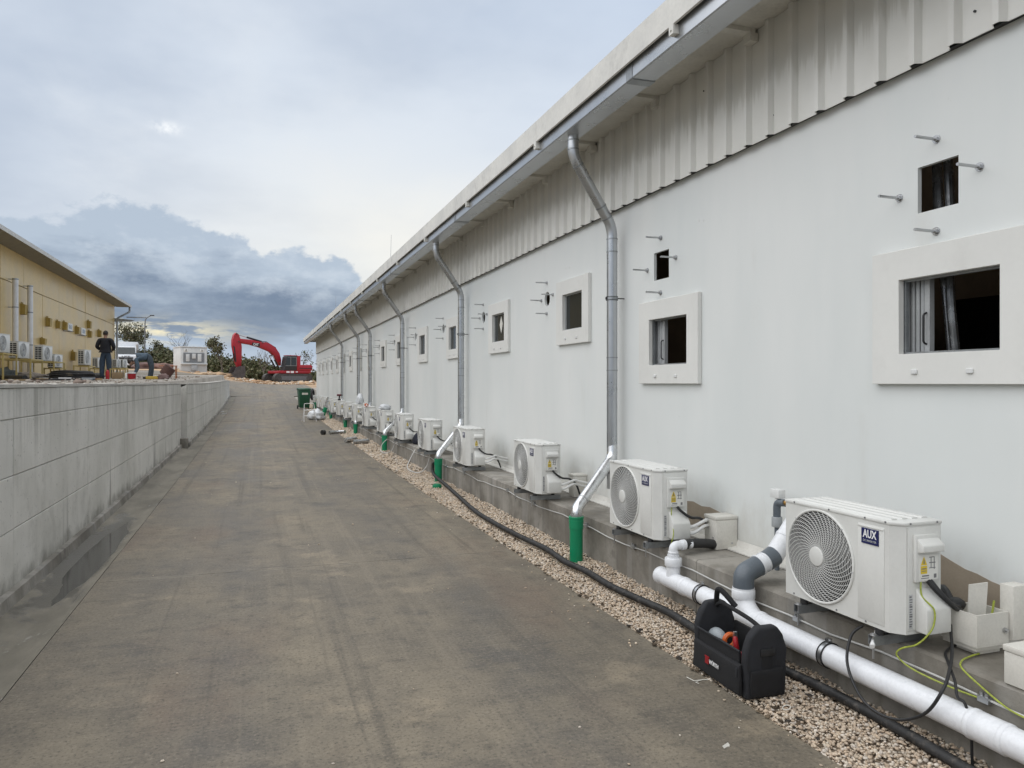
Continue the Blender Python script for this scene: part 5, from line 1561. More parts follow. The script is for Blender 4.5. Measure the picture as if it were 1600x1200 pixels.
MSKIN = M('skin', (.30, .17, .115), .6)
MHAIR = M('hair_dark', (.022, .016, .013), .7)
MJEAN = M('blue_jeans', (.035, .055, .085), .85, var=.25, scale=10)
MJACK = M('black_jacket', (.010, .010, .014), .85, var=.3, scale=12)
MWORK = M('grey_blue_shirt', (.065, .095, .125), .85, var=.25, scale=10)
MWORKP = M('dark_work_trousers', (.045, .06, .075), .85, var=.25, scale=10)
MSHOE = M('dark_shoe', (.03, .025, .02), .7)


def head(parent, c, fwd, tilt=0.0):
    c = Vector(c); fwd = Vector(fwd).normalized(); side = fwd.cross(Vector((0, 0, 1))).normalized(); up = side.cross(fwd)
    mb = MB().ball((0, 0, 0), (.078, .098, .115), 16, 10)
    mb.v = [((x * (1 - .18 * max(0, -z / .115))), y, z) for x, y, z in mb.v]
    mb.ball((0, .098, -.012), (.013, .02, .024), 8, 5).ball((.08, -.005, -.005), (.012, .022, .032), 8, 5).ball((-.08, -.005, -.005), (.012, .022, .032), 8, 5)
    mb.ball((0, .09, -.055), (.024, .012, .008), 8, 5).ball((.03, .082, .012), (.014, .012, .009), 8, 5).ball((-.03, .082, .012), (.014, .012, .009), 8, 5)
    mb.tube([(0, -.02, -.17), (0, -.012, -.07)], [.058, .054], 12)
    Mx = Matrix((side, fwd, up)).transposed().to_4x4(); Mx.translation = c
    mb.v = [tuple(Mx @ Vector(p)) for p in mb.v]
    h = mb.build('head', MSKIN, parent)
    hb = MB().ball((0, -.012, .022), (.086, .100, .108), 16, 10)
    hb.v = [tuple(Mx @ Vector((x, min(y, .075), max(z, -.06 if y < -.02 else .02)))) for x, y, z in hb.v]
    hb.build('hair', MHAIR, h)


# standing person, seen from behind, hands held in front
pp = WD(165, 592, 27.4)
t = thing('person', 'person in black jacket and blue jeans standing with back turned, hands in front', 'person', (pp.x, pp.y, yard_z(pp.y)), R(-6))
# local: faces +y
v = [(0, 0, .98), (0, 0, 1.12), (0, .0, 1.30), (0, -.01, 1.45), (-.10, -.005, .93), (-.115, .0, .50), (-.125, -.02, .09), (-.13, .13, .045), (.10, -.005, .93), (.11, .02, .50), (.12, .04, .09), (.13, .19, .045)]
e = [(0, 1), (0, 4), (4, 5), (5, 6), (6, 7), (0, 8), (8, 9), (9, 10), (10, 11)]
body = skin('body', [v[i] for i in range(12)], [(0, 1), (1, 2), (2, 3)] + e[1:], [(.175, .125), (.165, .12), (.15, .11), .08, (.135, .13), .10, .08, .045, (.135, .13), .10, .08, .045], MJEAN, t)
v = [(0, 0, .99), (0, -.005, 1.14), (0, -.015, 1.33), (0, -.02, 1.46), (-.20, -.02, 1.42), (-.29, -.03, 1.17), (-.20, .20, 1.07), (.20, -.02, 1.42), (.29, -.03, 1.17), (.20, .20, 1.07)]
skin('jacket', v, [(0, 1), (1, 2), (2, 3), (3, 4), (4, 5), (5, 6), (3, 7), (7, 8), (8, 9)], [(.20, .155), (.20, .15), (.20, .145), (.11, .10), .092, .075, .058, .092, .075, .058], MJACK, t, root=1)
head(t, (0, .02, 1.655), (.1, 1, -.12))
hand(t, (-.17, .24, 1.06), (.6, .8, 0), MSKIN); hand(t, (.17, .24, 1.06), (-.6, .8, 0), MSKIN)
for s, y in ((-.128, .04), (.125, .11)): MB().box(s - .05, s + .05, y - .13, y + .14, 0, .085).build('shoe', MSHOE, t, bevel=.03, seg=3)

# person bending right over to the ground (bends towards -x)
pp = WD(232, 593, 27.0)
t = thing('person', 'person in grey-blue work clothes bending double with hands at the ground', 'person', (pp.x, pp.y, yard_z(pp.y)), R(10))
v = [(.06, 0, .80), (-.10, 0, .88), (.02, -.10, .76), (.09, -.11, .44), (.02, -.12, .08), (-.12, -.12, .045), (.05, .10, .76), (.12, .12, .44), (.10, .13, .08), (-.04, .13, .045)]
skin('body', v, [(0, 1), (0, 2), (2, 3), (3, 4), (4, 5), (0, 6), (6, 7), (7, 8), (8, 9)], [(.16, .15), (.15, .14), .12, .085, .062, .042, .12, .085, .062, .042], MWORKP, t)
v = [(-.02, 0, .84), (-.20, 0, .86), (-.38, 0, .79), (-.46, 0, .70), (-.42, -.18, .70), (-.34, -.22, .42), (-.46, -.14, .17), (-.42, .18, .70), (-.36, .22, .42), (-.44, .12, .17)]
skin('shirt', v, [(0, 1), (1, 2), (2, 3), (2, 4), (4, 5), (5, 6), (2, 7), (7, 8), (8, 9)], [(.19, .18), (.20, .18), (.19, .165), .09, .085, .065, .05, .085, .065, .05], MWORK, t, root=1)
head(t, (-.56, 0, .60), (-.35, 0, -.9))
hand(t, (-.49, -.13, .13), (-.3, 0, -1), MSKIN); hand(t, (-.47, .11, .13), (-.3, 0, -1), MSKIN)
for x, s in ((-.04, -.12), (.04, .13)): MB().box(x - .15, x + .11, s - .05, s + .05, 0, .085).build('shoe', MSHOE, t, bevel=.03, seg=3)

# ------------------------------------------------------------------ clutter in the yard
def at(u, v, z): p = WD(u, v, z); p.z = yard_z(p.y); return p
p = at(206, 592, 26.5)
t = thing('bucket', 'red and white bucket beside the bending person', 'bucket', p)
MB().cyl((0, 0, 0), (0, 0, .20), .12, .14, n=18).build('pail', MRED, t)
MB().cyl((0, 0, .201), (0, 0, .24), .146, n=18).build('rim', MLETW, t)
MB().box(-.21, -.145, -.05, .05, 0, .22).build('side_tin', MLETW, t, bevel=.01)
p = at(168, 592, 25.6)
t = thing('fire_extinguisher', 'small red canister on the ground behind the standing person', 'canister', p)
MB().tube([(0, 0, 0), (0, 0, .02), (0, 0, .24), (0, 0, .30), (0, 0, .33)], [.055, .062, .062, .04, .018], 14).build('body', MRED, t)
MB().box(-.02, .05, -.012, .012, .33, .37).build('handle', MBLACK, t, bevel=.004)
p = at(186, 590, 27.5)
t = thing('workbench', 'low ochre frame bench with cardboard beneath, between the two people', 'bench', p)
for sx in (-1, 1):
    for sy in (-1, 1): MB().box(sx * .24 - .015, sx * .24 + .015, sy * .3 - .015, sy * .3 + .015, 0, .34).build('leg', MYSTEEL, t)
MB().box(-.26, .26, -.32, .32, .3405, .37).build('top', MYSTEEL, t)
p2 = at(185, 591, 27.2)
o = MB().box(-.2, .16, -.15, .15, 0, .24).build('cardboard_box', M('cardboard', (.30, .21, .12), .9), bevel=.005); o.location = p2
tag(o, 'brown cardboard box under the ochre frame bench', 'box')
p = at(262, 592, 28.5)
t = thing('cement_mixer', 'rusty brown steel drum on a frame near the bending person', 'drum', p)
MB().tube([(-.12, 0, .12), (-.1, 0, .15), (.1, 0, .44), (.12, 0, .46)], [.16, .22, .22, .17], 16).build('drum', M('rusty_brown', (.10, .05, .04), .8, var=.3), t)
for s in (-1, 1): MB().tube([(.30, s * .2, 0), (.30, s * .2, .50)], .016, 6).build('leg', M('rust_orange', (.35, .13, .05), .7), t)
MB().tube([(-.30, 0, .49), (.34, 0, .49)], .018, 6).build('top_bar', M('rust_orange', (.35, .13, .05), .7), t)
p = at(243, 593, 26.2)
o = MB().box(-.30, .22, -.12, .12, 0, .11).build('tool_case', M('case_yellow', (.50, .34, .05), .6), bevel=.012); o.location = p
tag(o, 'flat yellow case on the ground beside the bending person', 'case')
p = at(255, 593, 25.8)
crumple('rag_heap', (p.x, p.y, p.z), (.18, .12, .13), M('rag_brown', (.18, .12, .11), .9), 'brown and grey rag heap beside the yellow case', 'rags', 4)
# black hose coil
p = at(113, 590, 25.5)
t = thing('hose_coil', 'coil of black hose on the ground before the ochre building', 'hose', p)
for k in range(6):
    rr_ = .62 - .03 * (k % 3); z = .035 + .045 * k
    MB().tube([(rr_ * math.cos(w) * 1.1, rr_ * math.sin(w) * .8, z + .02 * math.sin(w * 2 + k)) for w in np.linspace(0, 2 * math.pi, 37)[:-1]], .026, 8, closed=True).build('loop', MHOSE, t)
mh = M('dark_heap', (.06, .058, .055), .9, var=.5, scale=6)
for k, (u, z, rx, rz, mat, lab) in enumerate(((4, 24.5, .42, .24, M('tarp_grey', (.11, .12, .11), .8, var=.4), 'grey green tarpaulin heap under the ochre stand left of the vent pipes'), (40, 25.5, .7, .16, M('rubble_heap', (.27, .23, .19), .9, var=.4, scale=9), 'heap of broken rubble under the ochre stands'),
                                              (86, 27.0, .3, .16, mh, 'dark heap of scrap beside the hose coil'), (146, 28.5, .35, .14, mh, 'dark heap of scrap left of the standing person'), (20, 23.5, .4, .07, mh, 'low dark heap of scrap before the first ochre stand'))):
    p = at(u, 590, z); crumple('scrap_heap', (p.x, p.y, p.z - .02), (rx, .4, rz), mat, lab, 'heap', 11 + k * 3.7)
for k, (u0, u1, z0, z1, r, lab) in enumerate(((-6, 17, 22.5, 22.3, .075, 'thick black pipe length lying before the first ochre stand'), (18, 39, 22.0, 21.6, .075, 'thick black pipe length lying end on below the vent pipes'))):
    a = at(u0, 590, z0); b = at(u1, 590, z1); a.z += r; b.z += r
    tag(recentre(MB().cyl(a, b, r, n=14).build('black_pipe', MBLACK)), lab, 'pipe')
for k, (u, z, w, col, lab) in enumerate(((26, 20.0, .5, MWOOD, 'plank lying near the wall edge below the first vent pipe'), (53, 20.6, .65, M('dark_plank', (.10, .07, .05), .8), 'dark plank lying near the wall edge below the second vent pipe'), (100, 21.5, .9, mh, 'dark batten lying along the wall edge below the hose coil'), (30, 25.4, .5, MPAPER, 'pale board lying on the rubble under the ochre stand'))):
    p = at(u, 592, z); o = MB().box(-w / 2, w / 2, -.1, .1, 0, .045).build('plank', col); o.location = p; o.rotation_euler.z = R(-12 + 9 * k)
    tag(o, lab, 'plank')
it = []
rng2 = np.random.default_rng(3)
for k in range(1500):
    y = rng2.uniform(7, 44); x = rng2.uniform(-7.9, -2.2); q = rng2.uniform(.008, .03) if k % 9 else rng2.uniform(.03, .07)
    it.append((x, y, ground_z(x, y) + q * .3, q))
tag(stones('yard_rubble', MROCK, it, [(.36, .32, .27), (.28, .24, .2), (.45, .41, .36), (.22, .17, .14)], seed=4), 'small rubble strewn over the yard above the retaining wall', 'rubble', kind='stuff')

for k in range(18):                               # offcuts of hose, pipe and board strewn under the stands
    u_ = rng2.uniform(0, 160); p = at(u_, 590, rng2.uniform(22, 27)); w = rng2.uniform(.15, .5); an = rng2.uniform(0, 3.1); kind = k % 3
    d_ = Vector((math.cos(an), math.sin(an), 0)) * w; r_ = rng2.uniform(.015, .04)
    if kind == 0: o = MB().tube(spline([(-d_.x, -d_.y, r_), (-d_.y * .3, d_.x * .3, r_), (d_.x, d_.y, r_)], 6), r_, 8).build('hose_offcut', MHOSE)
    elif kind == 1: o = MB().cyl((-d_.x * .6, -d_.y * .6, r_), (d_.x * .6, d_.y * .6, r_), r_, n=10).build('pipe_offcut', (MPIPEW, MPVCG, MGALV)[k % 2])
    else: o = MB().box(-w / 2, w / 2, -.08, .08, 0, .03 + r_).build('board_offcut', (MWOOD, MPAPER, MRED)[(k // 3) % 3]); o.rotation_euler.z = an
    o.location = p
    lab = ('short black hose', ('short white pipe', 'short grey plastic pipe')[k % 2], ('small raw timber board', 'small pale board', 'small red board')[(k // 3) % 3])[kind]
    tag(o, lab + ' offcut strewn in the yard before the ochre building', ('hose offcut', 'pipe offcut', 'board')[kind], 'offcuts strewn in the yard')

# ------------------------------------------------------------------ excavator (faces -x in its own frame, turned towards the camera)
p = WD(449, 598, 88)
gx = .00853 * 1.03
ex = thing('excavator', 'red tracked excavator with raised bent boom and bucket resting on the dirt', 'excavator', (p.x, p.y, ground_z(p.x, p.y) + .02), R(26))
def E(x, y): return ((x - 1010) * gx, (868 - y) * .00853)
def tracks(y0):
    L0, L1, hr = -2.35, 2.35, .48
    pts = []
    for k in range(13): w = math.pi / 2 + math.pi * k / 12; pts.append((L0 + hr + hr * math.cos(w), hr + hr * math.sin(w)))
    for k in range(13): w = -math.pi / 2 + math.pi * k / 12; pts.append((L1 - hr + hr * math.cos(w), hr + hr * math.sin(w)))
    tr = MB().prism(pts, 'y', y0, y0 + .6).build('track', MTRACK, ex, bevel=.02, seg=1)
    s = MB(); per = []
    for i in range(len(pts)):
        a = Vector(pts[i]); b = Vector(pts[(i + 1) % len(pts)]); n = max(1, int((b - a).length / .19))
        for j in range(n): per.append((a.lerp(b, j / n), (b - a).normalized()))
    for c, d in per:
        nrm = Vector((d.y, -d.x)); q = c + nrm * .02
        A, Bq = q - d * .08, q + d * .08
        s.prism([(A.x, A.y), (Bq.x, Bq.y), (Bq.x + nrm.x * .03, Bq.y + nrm.y * .03), (A.x + nrm.x * .03, A.y + nrm.y * .03)], 'y', y0 - .01, y0 + .61)
    tag(s.build('track_shoes', MTRACK, tr), kind='stuff')
    MB().prism([(-1.9, .25), (1.9, .25), (1.7, .72), (-1.7, .72)], 'y', y0 - .03, y0 + .1).build('track_frame', M('track_grey', (.14, .14, .145), .6), tr)
    for x in (-1.87, 1.87): MB().cyl((x, y0 - .05, .48), (x, y0 + .64, .48), .30, n=18).build('sprocket', MTRACK, tr)
tracks(-1.6); tracks(1.0)
MB().box(-1.2, 1.2, -1.0, 1.0, .45, .98).build('undercarriage', MTRACK, ex, bevel=.05)
deck = MB().prism([(-1.75, 1.02), (2.0, 1.02), (2.3, 1.15), (2.3, 1.35), (-1.75, 1.35)], 'y', -1.45, 1.45).build('deck', MEXR, ex, bevel=.04)
MB().prism([(.75, 1.351), (2.35, 1.351), (2.5, 1.45), (2.5, 1.95), (2.3, 2.08), (.75, 2.05)], 'y', -1.45, 1.45).build('engine_housing', MEXR, ex, bevel=.07)
MB().box(.8, 2.4, -1.47, -1.452, 1.62, 1.70).build('housing_groove', MBLACK, ex)
MB().box(.55, 1.0, .3, 1.2, 2.05, 2.35).cyl((1.9, .5, 2.0), (1.9, .5, 2.5), .08, n=10).build('exhaust', MBLACK, ex)
cab = MB().prism([(-1.15, 1.36), (.45, 1.36), (.45, 3.10), (-.65, 3.10), (-.85, 2.95)], 'y', -1.42, -.40).build('cab', M('cab_black', (.03, .03, .032), .5), ex, bevel=.05)
MB().prism([(-.98, 2.0), (-.30, 1.95), (-.30, 2.92), (-.72, 2.92)], 'y', -1.432, -1.418).build('cab_window', MGLD, cab)
MB().prism([(-.22, 1.95), (.36, 1.95), (.36, 2.92), (-.22, 2.92)], 'y', -1.432, -1.418).build('cab_window', MGLD, cab)
fr = MB()
for x in (-.33, .40): fr.box(x - .03, x + .03, -1.44, -1.433, 1.9, 2.95)
fr.box(-.75, .43, -1.4405, -1.4332, 2.92, 2.97).box(-.98, .43, -1.4405, -1.4332, 1.91, 1.96).build('window_trim', M('trim_grey', (.25, .26, .26), .5), cab)
MB().box(-.75, .55, -1.44, -.38, 3.101, 3.16).build('cab_roof', MEXR, cab, bevel=.02)
MB().box(.46, .95, -1.42, -.4, 1.36, 3.12).build('cab_rear_panel', MEXR, ex, bevel=.05)
for a_, b_, c_, d_ in ((-.9, -.5, 1.10, 1.30), (-.35, .05, 1.08, 1.32), (.3, .55, 1.15, 1.28)): MB().box(a_, b_, -1.462, -1.451, c_, d_).build('side_decal', MLETW, ex, smooth=False)
for y in (-.14, .14):
    MB().tube([(E(900, 560)[0], y, E(900, 560)[1] + .1), (E(832, 398)[0], y, E(832, 398)[1] + .06), (E(700, 326)[0], y, E(700, 326)[1] + .08), (E(620, 322)[0], y, E(620, 322)[1] + .05)], .03, 6).build('hydraulic_hose', MBLACK, ex)
for q in ((318, 330), (290, 228), (640, 335), (880, 600), (775, 505), (330, 662)):
    c = E(*q); MB().cyl((c[0], -.36, c[1]), (c[0], .36, c[1]), .07, n=12).build('pin', MTRACK, ex)
# boom and stick outlines traced in side view, half a metre thick
boom = [E(*q) for q in ((345, 292), (480, 300), (620, 325), (700, 328), (760, 350), (830, 400), (880, 470), (905, 560), (900, 640), (860, 590), (815, 512), (748, 450), (600, 394), (480, 366), (350, 350), (330, 330))]
bo = MB().prism(boom, 'y', -.30, .30).build('boom', MEXR, ex, bevel=.03)
stick = [E(*q) for q in ((290, 213), (320, 235), (348, 300), (362, 400), (360, 560), (352, 672), (312, 680), (280, 600), (262, 480), (243, 385), (243, 310), (262, 240))]
MB().prism(stick, 'y', -.24, .24).build('stick', MEXR, ex, bevel=.03)
MB().prism([E(*q) for q in ((245, 390), (268, 400), (290, 600), (280, 600), (262, 480))], 'y', -.25, .25).build('bucket_cylinder', MBLACK, ex)
pl = MB().prism([E(*q) for q in ((500, 334), (605, 346), (598, 394), (492, 372))], 'y', -.306, -.3005).build('emblem_plate', MBLACK, bo, smooth=False)
c = E(546, 363); text('CAT', .40, (c[0], -.312, c[1]), (1, 0, -.10), (.10, 0, 1), MLETW, bo, bold=True, width=.62)
def rod(a, b, r, mat, y=0.0, name='hydraulic_cylinder'):
    a = E(*a); b = E(*b); return MB().cyl((a[0], y, a[1]), (b[0], y, b[1]), r, n=10).build(name, mat, ex)
rod((640, 318), (440, 268), .11, MBLACK); rod((440, 268), (308, 236), .045, MSTEEL, name='cylinder_rod')
for y in (-.42, .42):
    rod((860, 668), (800, 560), .10, MBLACK, y); rod((800, 560), (772, 500), .05, MSTEEL, y, 'cylinder_rod')
bk = MB()
def EB(x, y): q = E(x, y); return (q[0], q[1])
outer = [EB(*q) for q in ((262, 668), (378, 648), (388, 740), (375, 800), (330, 822), (165, 812), (150, 785), (235, 740))]
inner = [EB(*q) for q in ((262, 680), (370, 662), (376, 738), (366, 786), (326, 806), (172, 800))]
bk.prism(outer, 'y', -.70, -.64).prism(outer, 'y', .64, .70)
for i in range(len(outer) - 2):
    a, b = outer[i], outer[i + 1]
    if i in (0,): continue
    bk.add([(a[0], -.64, a[1]), (b[0], -.64, b[1]), (b[0], .64, b[1]), (a[0], .64, a[1])], [(0, 1, 2, 3)])
bu = bk.build('bucket', M('bucket_steel', (.10, .085, .08), .6, .3, var=.3), ex, recalc=False)
bu.location.z = 0
for k in range(5):
    y = -.6 + .3 * k; a = EB(165, 812)
    MB().prism([(a[0] + .1, a[1] - .0), (a[0] - .28, a[1] - .06), (a[0] + .1, a[1] + .09)], 'y', y - .05, y + .05).build('tooth', MTRACK, bu)

# ------------------------------------------------------------------ white kiosk, truck, lamp post
p = WD(303, 581, 75)
t = thing('kiosk', 'white prefabricated utility kiosk with grey equipment bay on its front', 'kiosk', (p.x, p.y, ground_z(p.x, p.y) - .06), R(20))
MKW = M('kiosk_white', (.60, .61, .60), .5, var=.06, scale=2, dirt=.12)
MB().box(-1.28, 1.28, .0, 2.6, 0, 2.62).build('body', MKW, t, bevel=.02)
MB().box(-1.34, 1.34, -.06, 2.66, 2.621, 2.72).build('roof', MKW, t, bevel=.02)
bay = MB().box(-1.02, 1.0, -.04, -.002, 1.10, 2.08).build('equipment_bay', M('bay_grey', (.20, .21, .22), .6), t)
for x, w, z0, z1 in ((-.62, .17, 1.2, 1.95), (-.02, .17, 1.5, 2.0), (.52, .18, 1.2, 1.98)): MB().box(x - w, x + w, -.12, -.041, z0, z1).build('meter_box', MKW, bay, bevel=.015)
MB().box(-1.28, 1.28, -.22, -.003, .90, 1.02).build('ledge', MKW, t, bevel=.015)
MB().box(-.28, .26, -.16, -.003, .28, .85).build('lower_box', M('kiosk_grey', (.42, .43, .43), .5), t, bevel=.015)
for x in (-.78, .76): 
    w = MB().box(x - .18, x + .18, -.03, -.003, 2.18, 2.48).build('vent', MFRAME, t, bevel=.008)
    MB().box(x - .02, x + .06, -.034, -.0305, 2.22, 2.44).build('vent_slot', MDARK, w)

p = WD(197, 576, 89)
t = thing('box_truck', 'white box truck parked facing the yard beside the ochre building', 'truck', (p.x, p.y, ground_z(p.x, p.y) + .0), R(6))
# local: faces -y
MB().box(-1.2, 1.2, 1.5, 6.5, .95, 3.35).build('cargo_box', MTRUCK, t, bevel=.03)
cb = MB().prism([(-.35, .75), (1.45, .75), (1.45, 2.75), (.42, 2.75), (.05, 1.75), (-.30, 1.6)], 'x', -1.08, 1.08).build('cab', MTRUCK, t, bevel=.06)
MB().add([(-.95, .35, 2.63), (.95, .35, 2.63), (.98, .02, 1.83), (-.98, .02, 1.83), (-.95, .37, 2.62), (.95, .37, 2.62), (.98, .04, 1.82), (-.98, .04, 1.82)], [(0, 1, 2, 3), (7, 6, 5, 4), (0, 4, 5, 1), (1, 5, 6, 2), (2, 6, 7, 3), (3, 7, 4, 0)]).build('windscreen', MGLD, cb)
gr = MB().prism([(-.80, 1.42), (.80, 1.42), (.62, .98), (-.62, .98)], 'y', -.40, -.345).build('grille', MDARK, t)
MB().tube([(.15 * math.cos(w), -.41, 1.2 + .15 * math.sin(w)) for w in np.linspace(0, 2 * math.pi, 21)[:-1]], .018, 6, closed=True).tube([(0, -.41, 1.2), (0, -.41, 1.35)], .014, 5).tube([(0, -.41, 1.2), (.13, -.41, 1.125)], .014, 5).tube([(0, -.41, 1.2), (-.13, -.41, 1.125)], .014, 5).build('star_emblem', MSTEEL, gr)
text('LIPE', .22, (0, -.345, 1.53), (1, 0, 0), (0, .12, 1), MINK, t, bold=True, width=.9)
MB().box(-1.1, 1.1, -.45, -.2, .45, .74).build('bumper', MTRUCK, t, bevel=.05)
for s in (-1, 1):
    MB().box(s * .93 - .14, s * .93 + .14, -.42, -.34, .95, 1.2).build('headlight', MSTEEL, t, bevel=.02)
    MB().cyl((s * .78, .7, .48), (s * 1.08, .7, .48), .48, n=20).build('wheel', MBLACK, t)
    MB().cyl((s * .78, 5.2, .48), (s * 1.08, 5.2, .48), .48, n=20).build('wheel', MBLACK, t)
    MB().box(s * 1.28 - .08, s * 1.28 + .08, .1, .16, 1.7, 2.3).cyl((s * 1.05, .15, 2.2), (s * 1.28, .13, 2.2), .02, n=6).build('mirror', MBLACK, t, bevel=.01)

p = WD(226, 576, 97)
t = thing('lamp_post', 'tall grey lamp post with curved arm beside the trees', 'lamp post', (p.x, p.y, ground_z(p.x, p.y)))
H = WD(226, 497, 97).z - p.z - (ground_z(p.x, p.y) - p.z)
MB().tube(spline([(0, 0, 0), (.02, 0, H * .5), (.05, 0, H - .7), (.2, 0, H - .05), (.75, 0, H + .35)], 6), [.10 - .0022 * i for i in range(25)], 8).build('pole', M('pole_grey', (.16, .16, .16), .6), t)
MB().box(.62, 1.15, -.12, .12, H + .30, H + .43).build('lamp_head', M('lamp_dark', (.06, .06, .065), .5), t, bevel=.03)
p = WD(214, 577, 90)
t = thing('timber_pole', 'short pale timber pole standing beside the white truck', 'pole', (p.x, p.y, ground_z(p.x, p.y)))
MB().cyl((0, 0, 0), (0, 0, 3.0), .16, .14, n=10).build('pole', MROOF, t)

# ------------------------------------------------------------------ trees and scrub


def leafmesh(name, pts, size, pal, seed, mat=MLEAF):
    r = np.random.default_rng(seed); n = len(pts)
    a = r.normal(size=(n, 3)); a /= np.linalg.norm(a, axis=1)[:, None]
    b = np.cross(a, r.normal(size=(n, 3))); b /= np.linalg.norm(b, axis=1)[:, None]
    s = size * r.uniform(.6, 1.4, size=(n, 1)); P_ = np.asarray(pts)
    q = np.stack([P_ - a * s, P_ + b * s * .55, P_ + a * s, P_ - b * s * .55], 1).reshape(-1, 3)
    me = bpy.data.meshes.new(name)
    me.vertices.add(n * 4); me.vertices.foreach_set('co', q.astype(np.float32).ravel())
    me.loops.add(n * 4); me.polygons.add(n); me.loops.foreach_set('vertex_index', np.arange(n * 4, dtype=np.int32)); me.polygons.foreach_set('loop_start', (np.arange(n) * 4).astype(np.int32))
    me.update(calc_edges=True)
    c = np.array(pal)[r.integers(0, len(pal), n)] * r.uniform(.65, 1.3, size=(n, 1))
    c = np.repeat(np.concatenate([c, np.ones((n, 1))], 1), 4, axis=0)
    at_ = me.color_attributes.new('tint', 'FLOAT_COLOR', 'POINT'); at_.data.foreach_set('color', c.astype(np.float32).ravel())
    me.materials.append(mat)
    return me


LPAL = [(.085, .09, .042), (.12, .12, .06), (.07, .075, .036), (.16, .14, .08), (.11, .10, .06)]


def tree(base, H, spread, leafy, seed, label, trunk_r=.12, leafn=2600, low=.35):
    r = random.Random(seed)
    t = thing('tree', label, 'tree', base)
    mb = MB(); tips = []

    def grow(p, d, L, rad, lvl):
        n = 4; pts = [p]; q = p.copy(); dd = d.copy()
        for i in range(n):
            dd = (dd + Vector((r.uniform(-.22, .22), r.uniform(-.22, .22), r.uniform(-.06, .16)))).normalized()
            q = q + dd * L / n; pts.append(q.copy())
        mb.tube(pts, [rad * (1 - .5 * i / n) for i in range(n + 1)], 5 if lvl > 1 else 7, cap=False)
        if lvl >= 2: tips.append((q, L))
        if lvl < (5 if not leafy else 4):
            k = r.choice((2, 3, 3)) if lvl else r.choice((3, 4))
            for j in range(k):
                s = pts[r.choice((2, 3, 4)) if lvl else r.choice((3, 4))]
                w = r.uniform(0, 2 * math.pi); sp = r.uniform(.45, 1.0) * spread
                nd = (dd + Vector((math.cos(w) * sp, math.sin(w) * sp, r.uniform(-.15, .35)))).normalized()
                grow(s, nd, L * r.uniform(.58, .82), rad * .5, lvl + 1)

    grow(Vector((0, 0, 0)), Vector((r.uniform(-.08, .08), 0, 1)), H * low, trunk_r, 0)
    top = max(q.z for q, L in tips); k = H / top
    mb.v = [(x * k, y * k, z * k) for x, y, z in mb.v]
    mb.build('trunk', MBARK, t, recalc=False)
    if leafy:
        g = np.random.default_rng(seed); P_ = []
        for i in range(leafn):
            q, L = tips[g.integers(0, len(tips))]
            P_.append([(q.x + g.normal() * L * .42) * k, (q.y + g.normal() * L * .42) * k, (q.z + g.normal() * L * .36) * k])
        link('crown', leafmesh('crown', P_, .125, LPAL, seed), None, t)
    return t


def tb(u, v, z): p = WD(u, v, z); return Vector((p.x, p.y, ground_z(p.x, p.y) - .05)), EYE - (v - 598) / F * z
for (u, vtop, z, sp, leafy, sd, lab, tr, n) in (
        (212, 506, 100, 1.15, True, 3, 'broad leafy tree with gaps in its crown behind the white truck', .22, 2300),
        (283, 514, 108, .9, False, 12, 'bare leafless tree standing behind the white kiosk', .14, 0),
        (347, 529, 84, .95, True, 21, 'leafy tree with thin pale trunk between kiosk and excavator', .11, 1000),
        (411, 541, 97, 1.0, False, 33, 'bare bushy tree under the excavator boom', .12, 0),
        (474, 549, 108, 1.0, True, 41, 'sparse small tree behind the excavator cab', .10, 260),
        (233, 520, 112, .95, False, 52, 'thin bare tree beside the lamp post', .10, 0),
        (258, 535, 110, 1.1, True, 61, 'low leafy tree between lamp post and white kiosk', .14, 1500)):
    b, zt = tb(u, vtop, z)
    tree(b, zt - b.z, sp, leafy, sd, lab, tr, n)
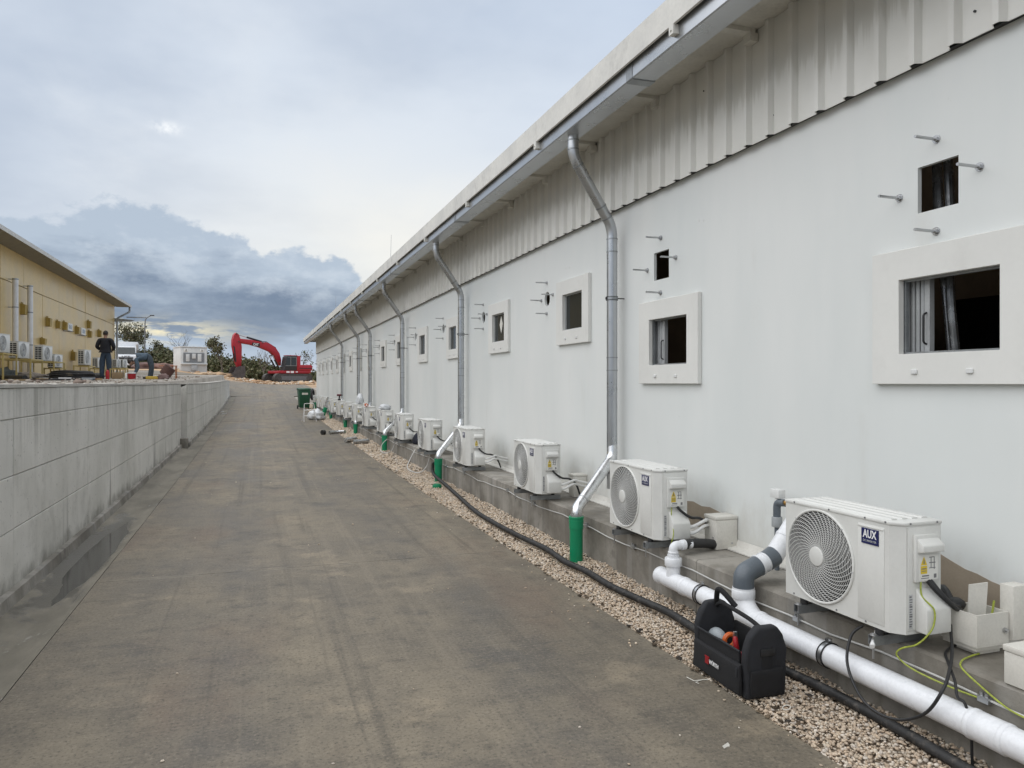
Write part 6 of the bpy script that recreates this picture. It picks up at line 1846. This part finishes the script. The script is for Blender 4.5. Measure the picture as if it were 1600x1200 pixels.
# scrub as one mass
mounds = [(120, 552, 112, 5), (160, 548, 108, 4.5), (196, 545, 104, 4), (222, 548, 103, 3.6), (248, 545, 104, 4), (272, 552, 100, 3.4), (240, 562, 96, 2.6), (200, 562, 97, 2.4), (262, 560, 97, 2.6), (300, 556, 106, 4), (330, 560, 98, 3.2),
          (352, 563, 95, 3.0), (376, 565, 100, 3.2), (400, 563, 102, 3.0), (425, 572, 104, 3.0), (450, 578, 108, 3.2), (476, 583, 112, 3.4), (500, 580, 118, 4), (366, 574, 91, 1.8), (392, 578, 93, 1.8), (60, 548, 118, 6), (0, 545, 120, 7), (262, 549, 112, 4.5), (318, 553, 112, 4), (340, 556, 108, 4), (385, 560, 110, 3.6)]
g = np.random.default_rng(17); P_ = []
for (u, vt, z, rx) in mounds:
    p = WD(u, vt, z); gzz = ground_z(p.x, p.y); h = max(.8, p.z - gzz)
    n = int(900 + 500 * rx)
    w = g.uniform(0, 2 * math.pi, n); e = np.arcsin(g.uniform(0, 1, n)); k = g.uniform(.72, 1.0, n) * (1 + .16 * np.sin(w * 5 + z) * np.cos(e * 4 + u) + .10 * np.sin(w * 11 + u) + g.normal(size=n) * .03)
    P_ += np.stack([p.x + rx * np.cos(w) * np.cos(e) * k, p.y + rx * .8 * np.sin(w) * np.cos(e) * k, gzz + h * np.sin(e) * k], 1).tolist()
o = link('scrub', leafmesh('scrub', P_, .20, [(.085, .095, .04), (.11, .115, .05), (.07, .076, .034), (.15, .13, .075), (.16, .15, .085)], 5), None)
tag(o, 'dark green scrub growing along the hillside behind the excavator', 'scrub', kind='stuff')
# dirt rubble along the edge of the concrete
it = []
for k in range(3200):
    u_ = rng2.uniform(255, 492); z = rng2.uniform(74, 96); p = WD(u_, 598, z); q = rng2.uniform(.04, .13) if k % 12 else rng2.uniform(.15, .36)
    it.append((p.x, p.y, ground_z(p.x, p.y) + q * .2, q))
tag(stones('dirt_rubble', MROCK, it, [(.46, .32, .20), (.38, .24, .14), (.55, .45, .34), (.30, .19, .11), (.60, .54, .45)], seed=6), 'orange brown rubble and stones in front of the excavator', 'rubble', kind='stuff')
for k, (u, z, rx, rz, col) in enumerate(((340, 82, 1.5, .28, (.40, .27, .16)), (318, 73, 1.2, .22, (.42, .30, .19)), (236, 86, 2.0, .55, (.13, .075, .065)), (258, 86, 1.6, .5, (.16, .09, .07)), (176, 82, 1.6, .3, (.2, .14, .1)))):
    p = WD(u, 598, z); crumple('dirt_mound', (p.x, p.y, ground_z(p.x, p.y) - .1), (rx, 1.4, rz), M('mound_%d' % k, col, .95, var=.3, scale=2, bump=.6, bscale=6),
                               ['low orange dirt mound left of the excavator bucket', 'pale dirt mound at the foot of the white kiosk', 'dark reddish earth mound right of the white truck', 'dark reddish earth mound left of the white kiosk', 'brown earth mound in front of the white truck'][k], 'mound', 20 + k * 5)
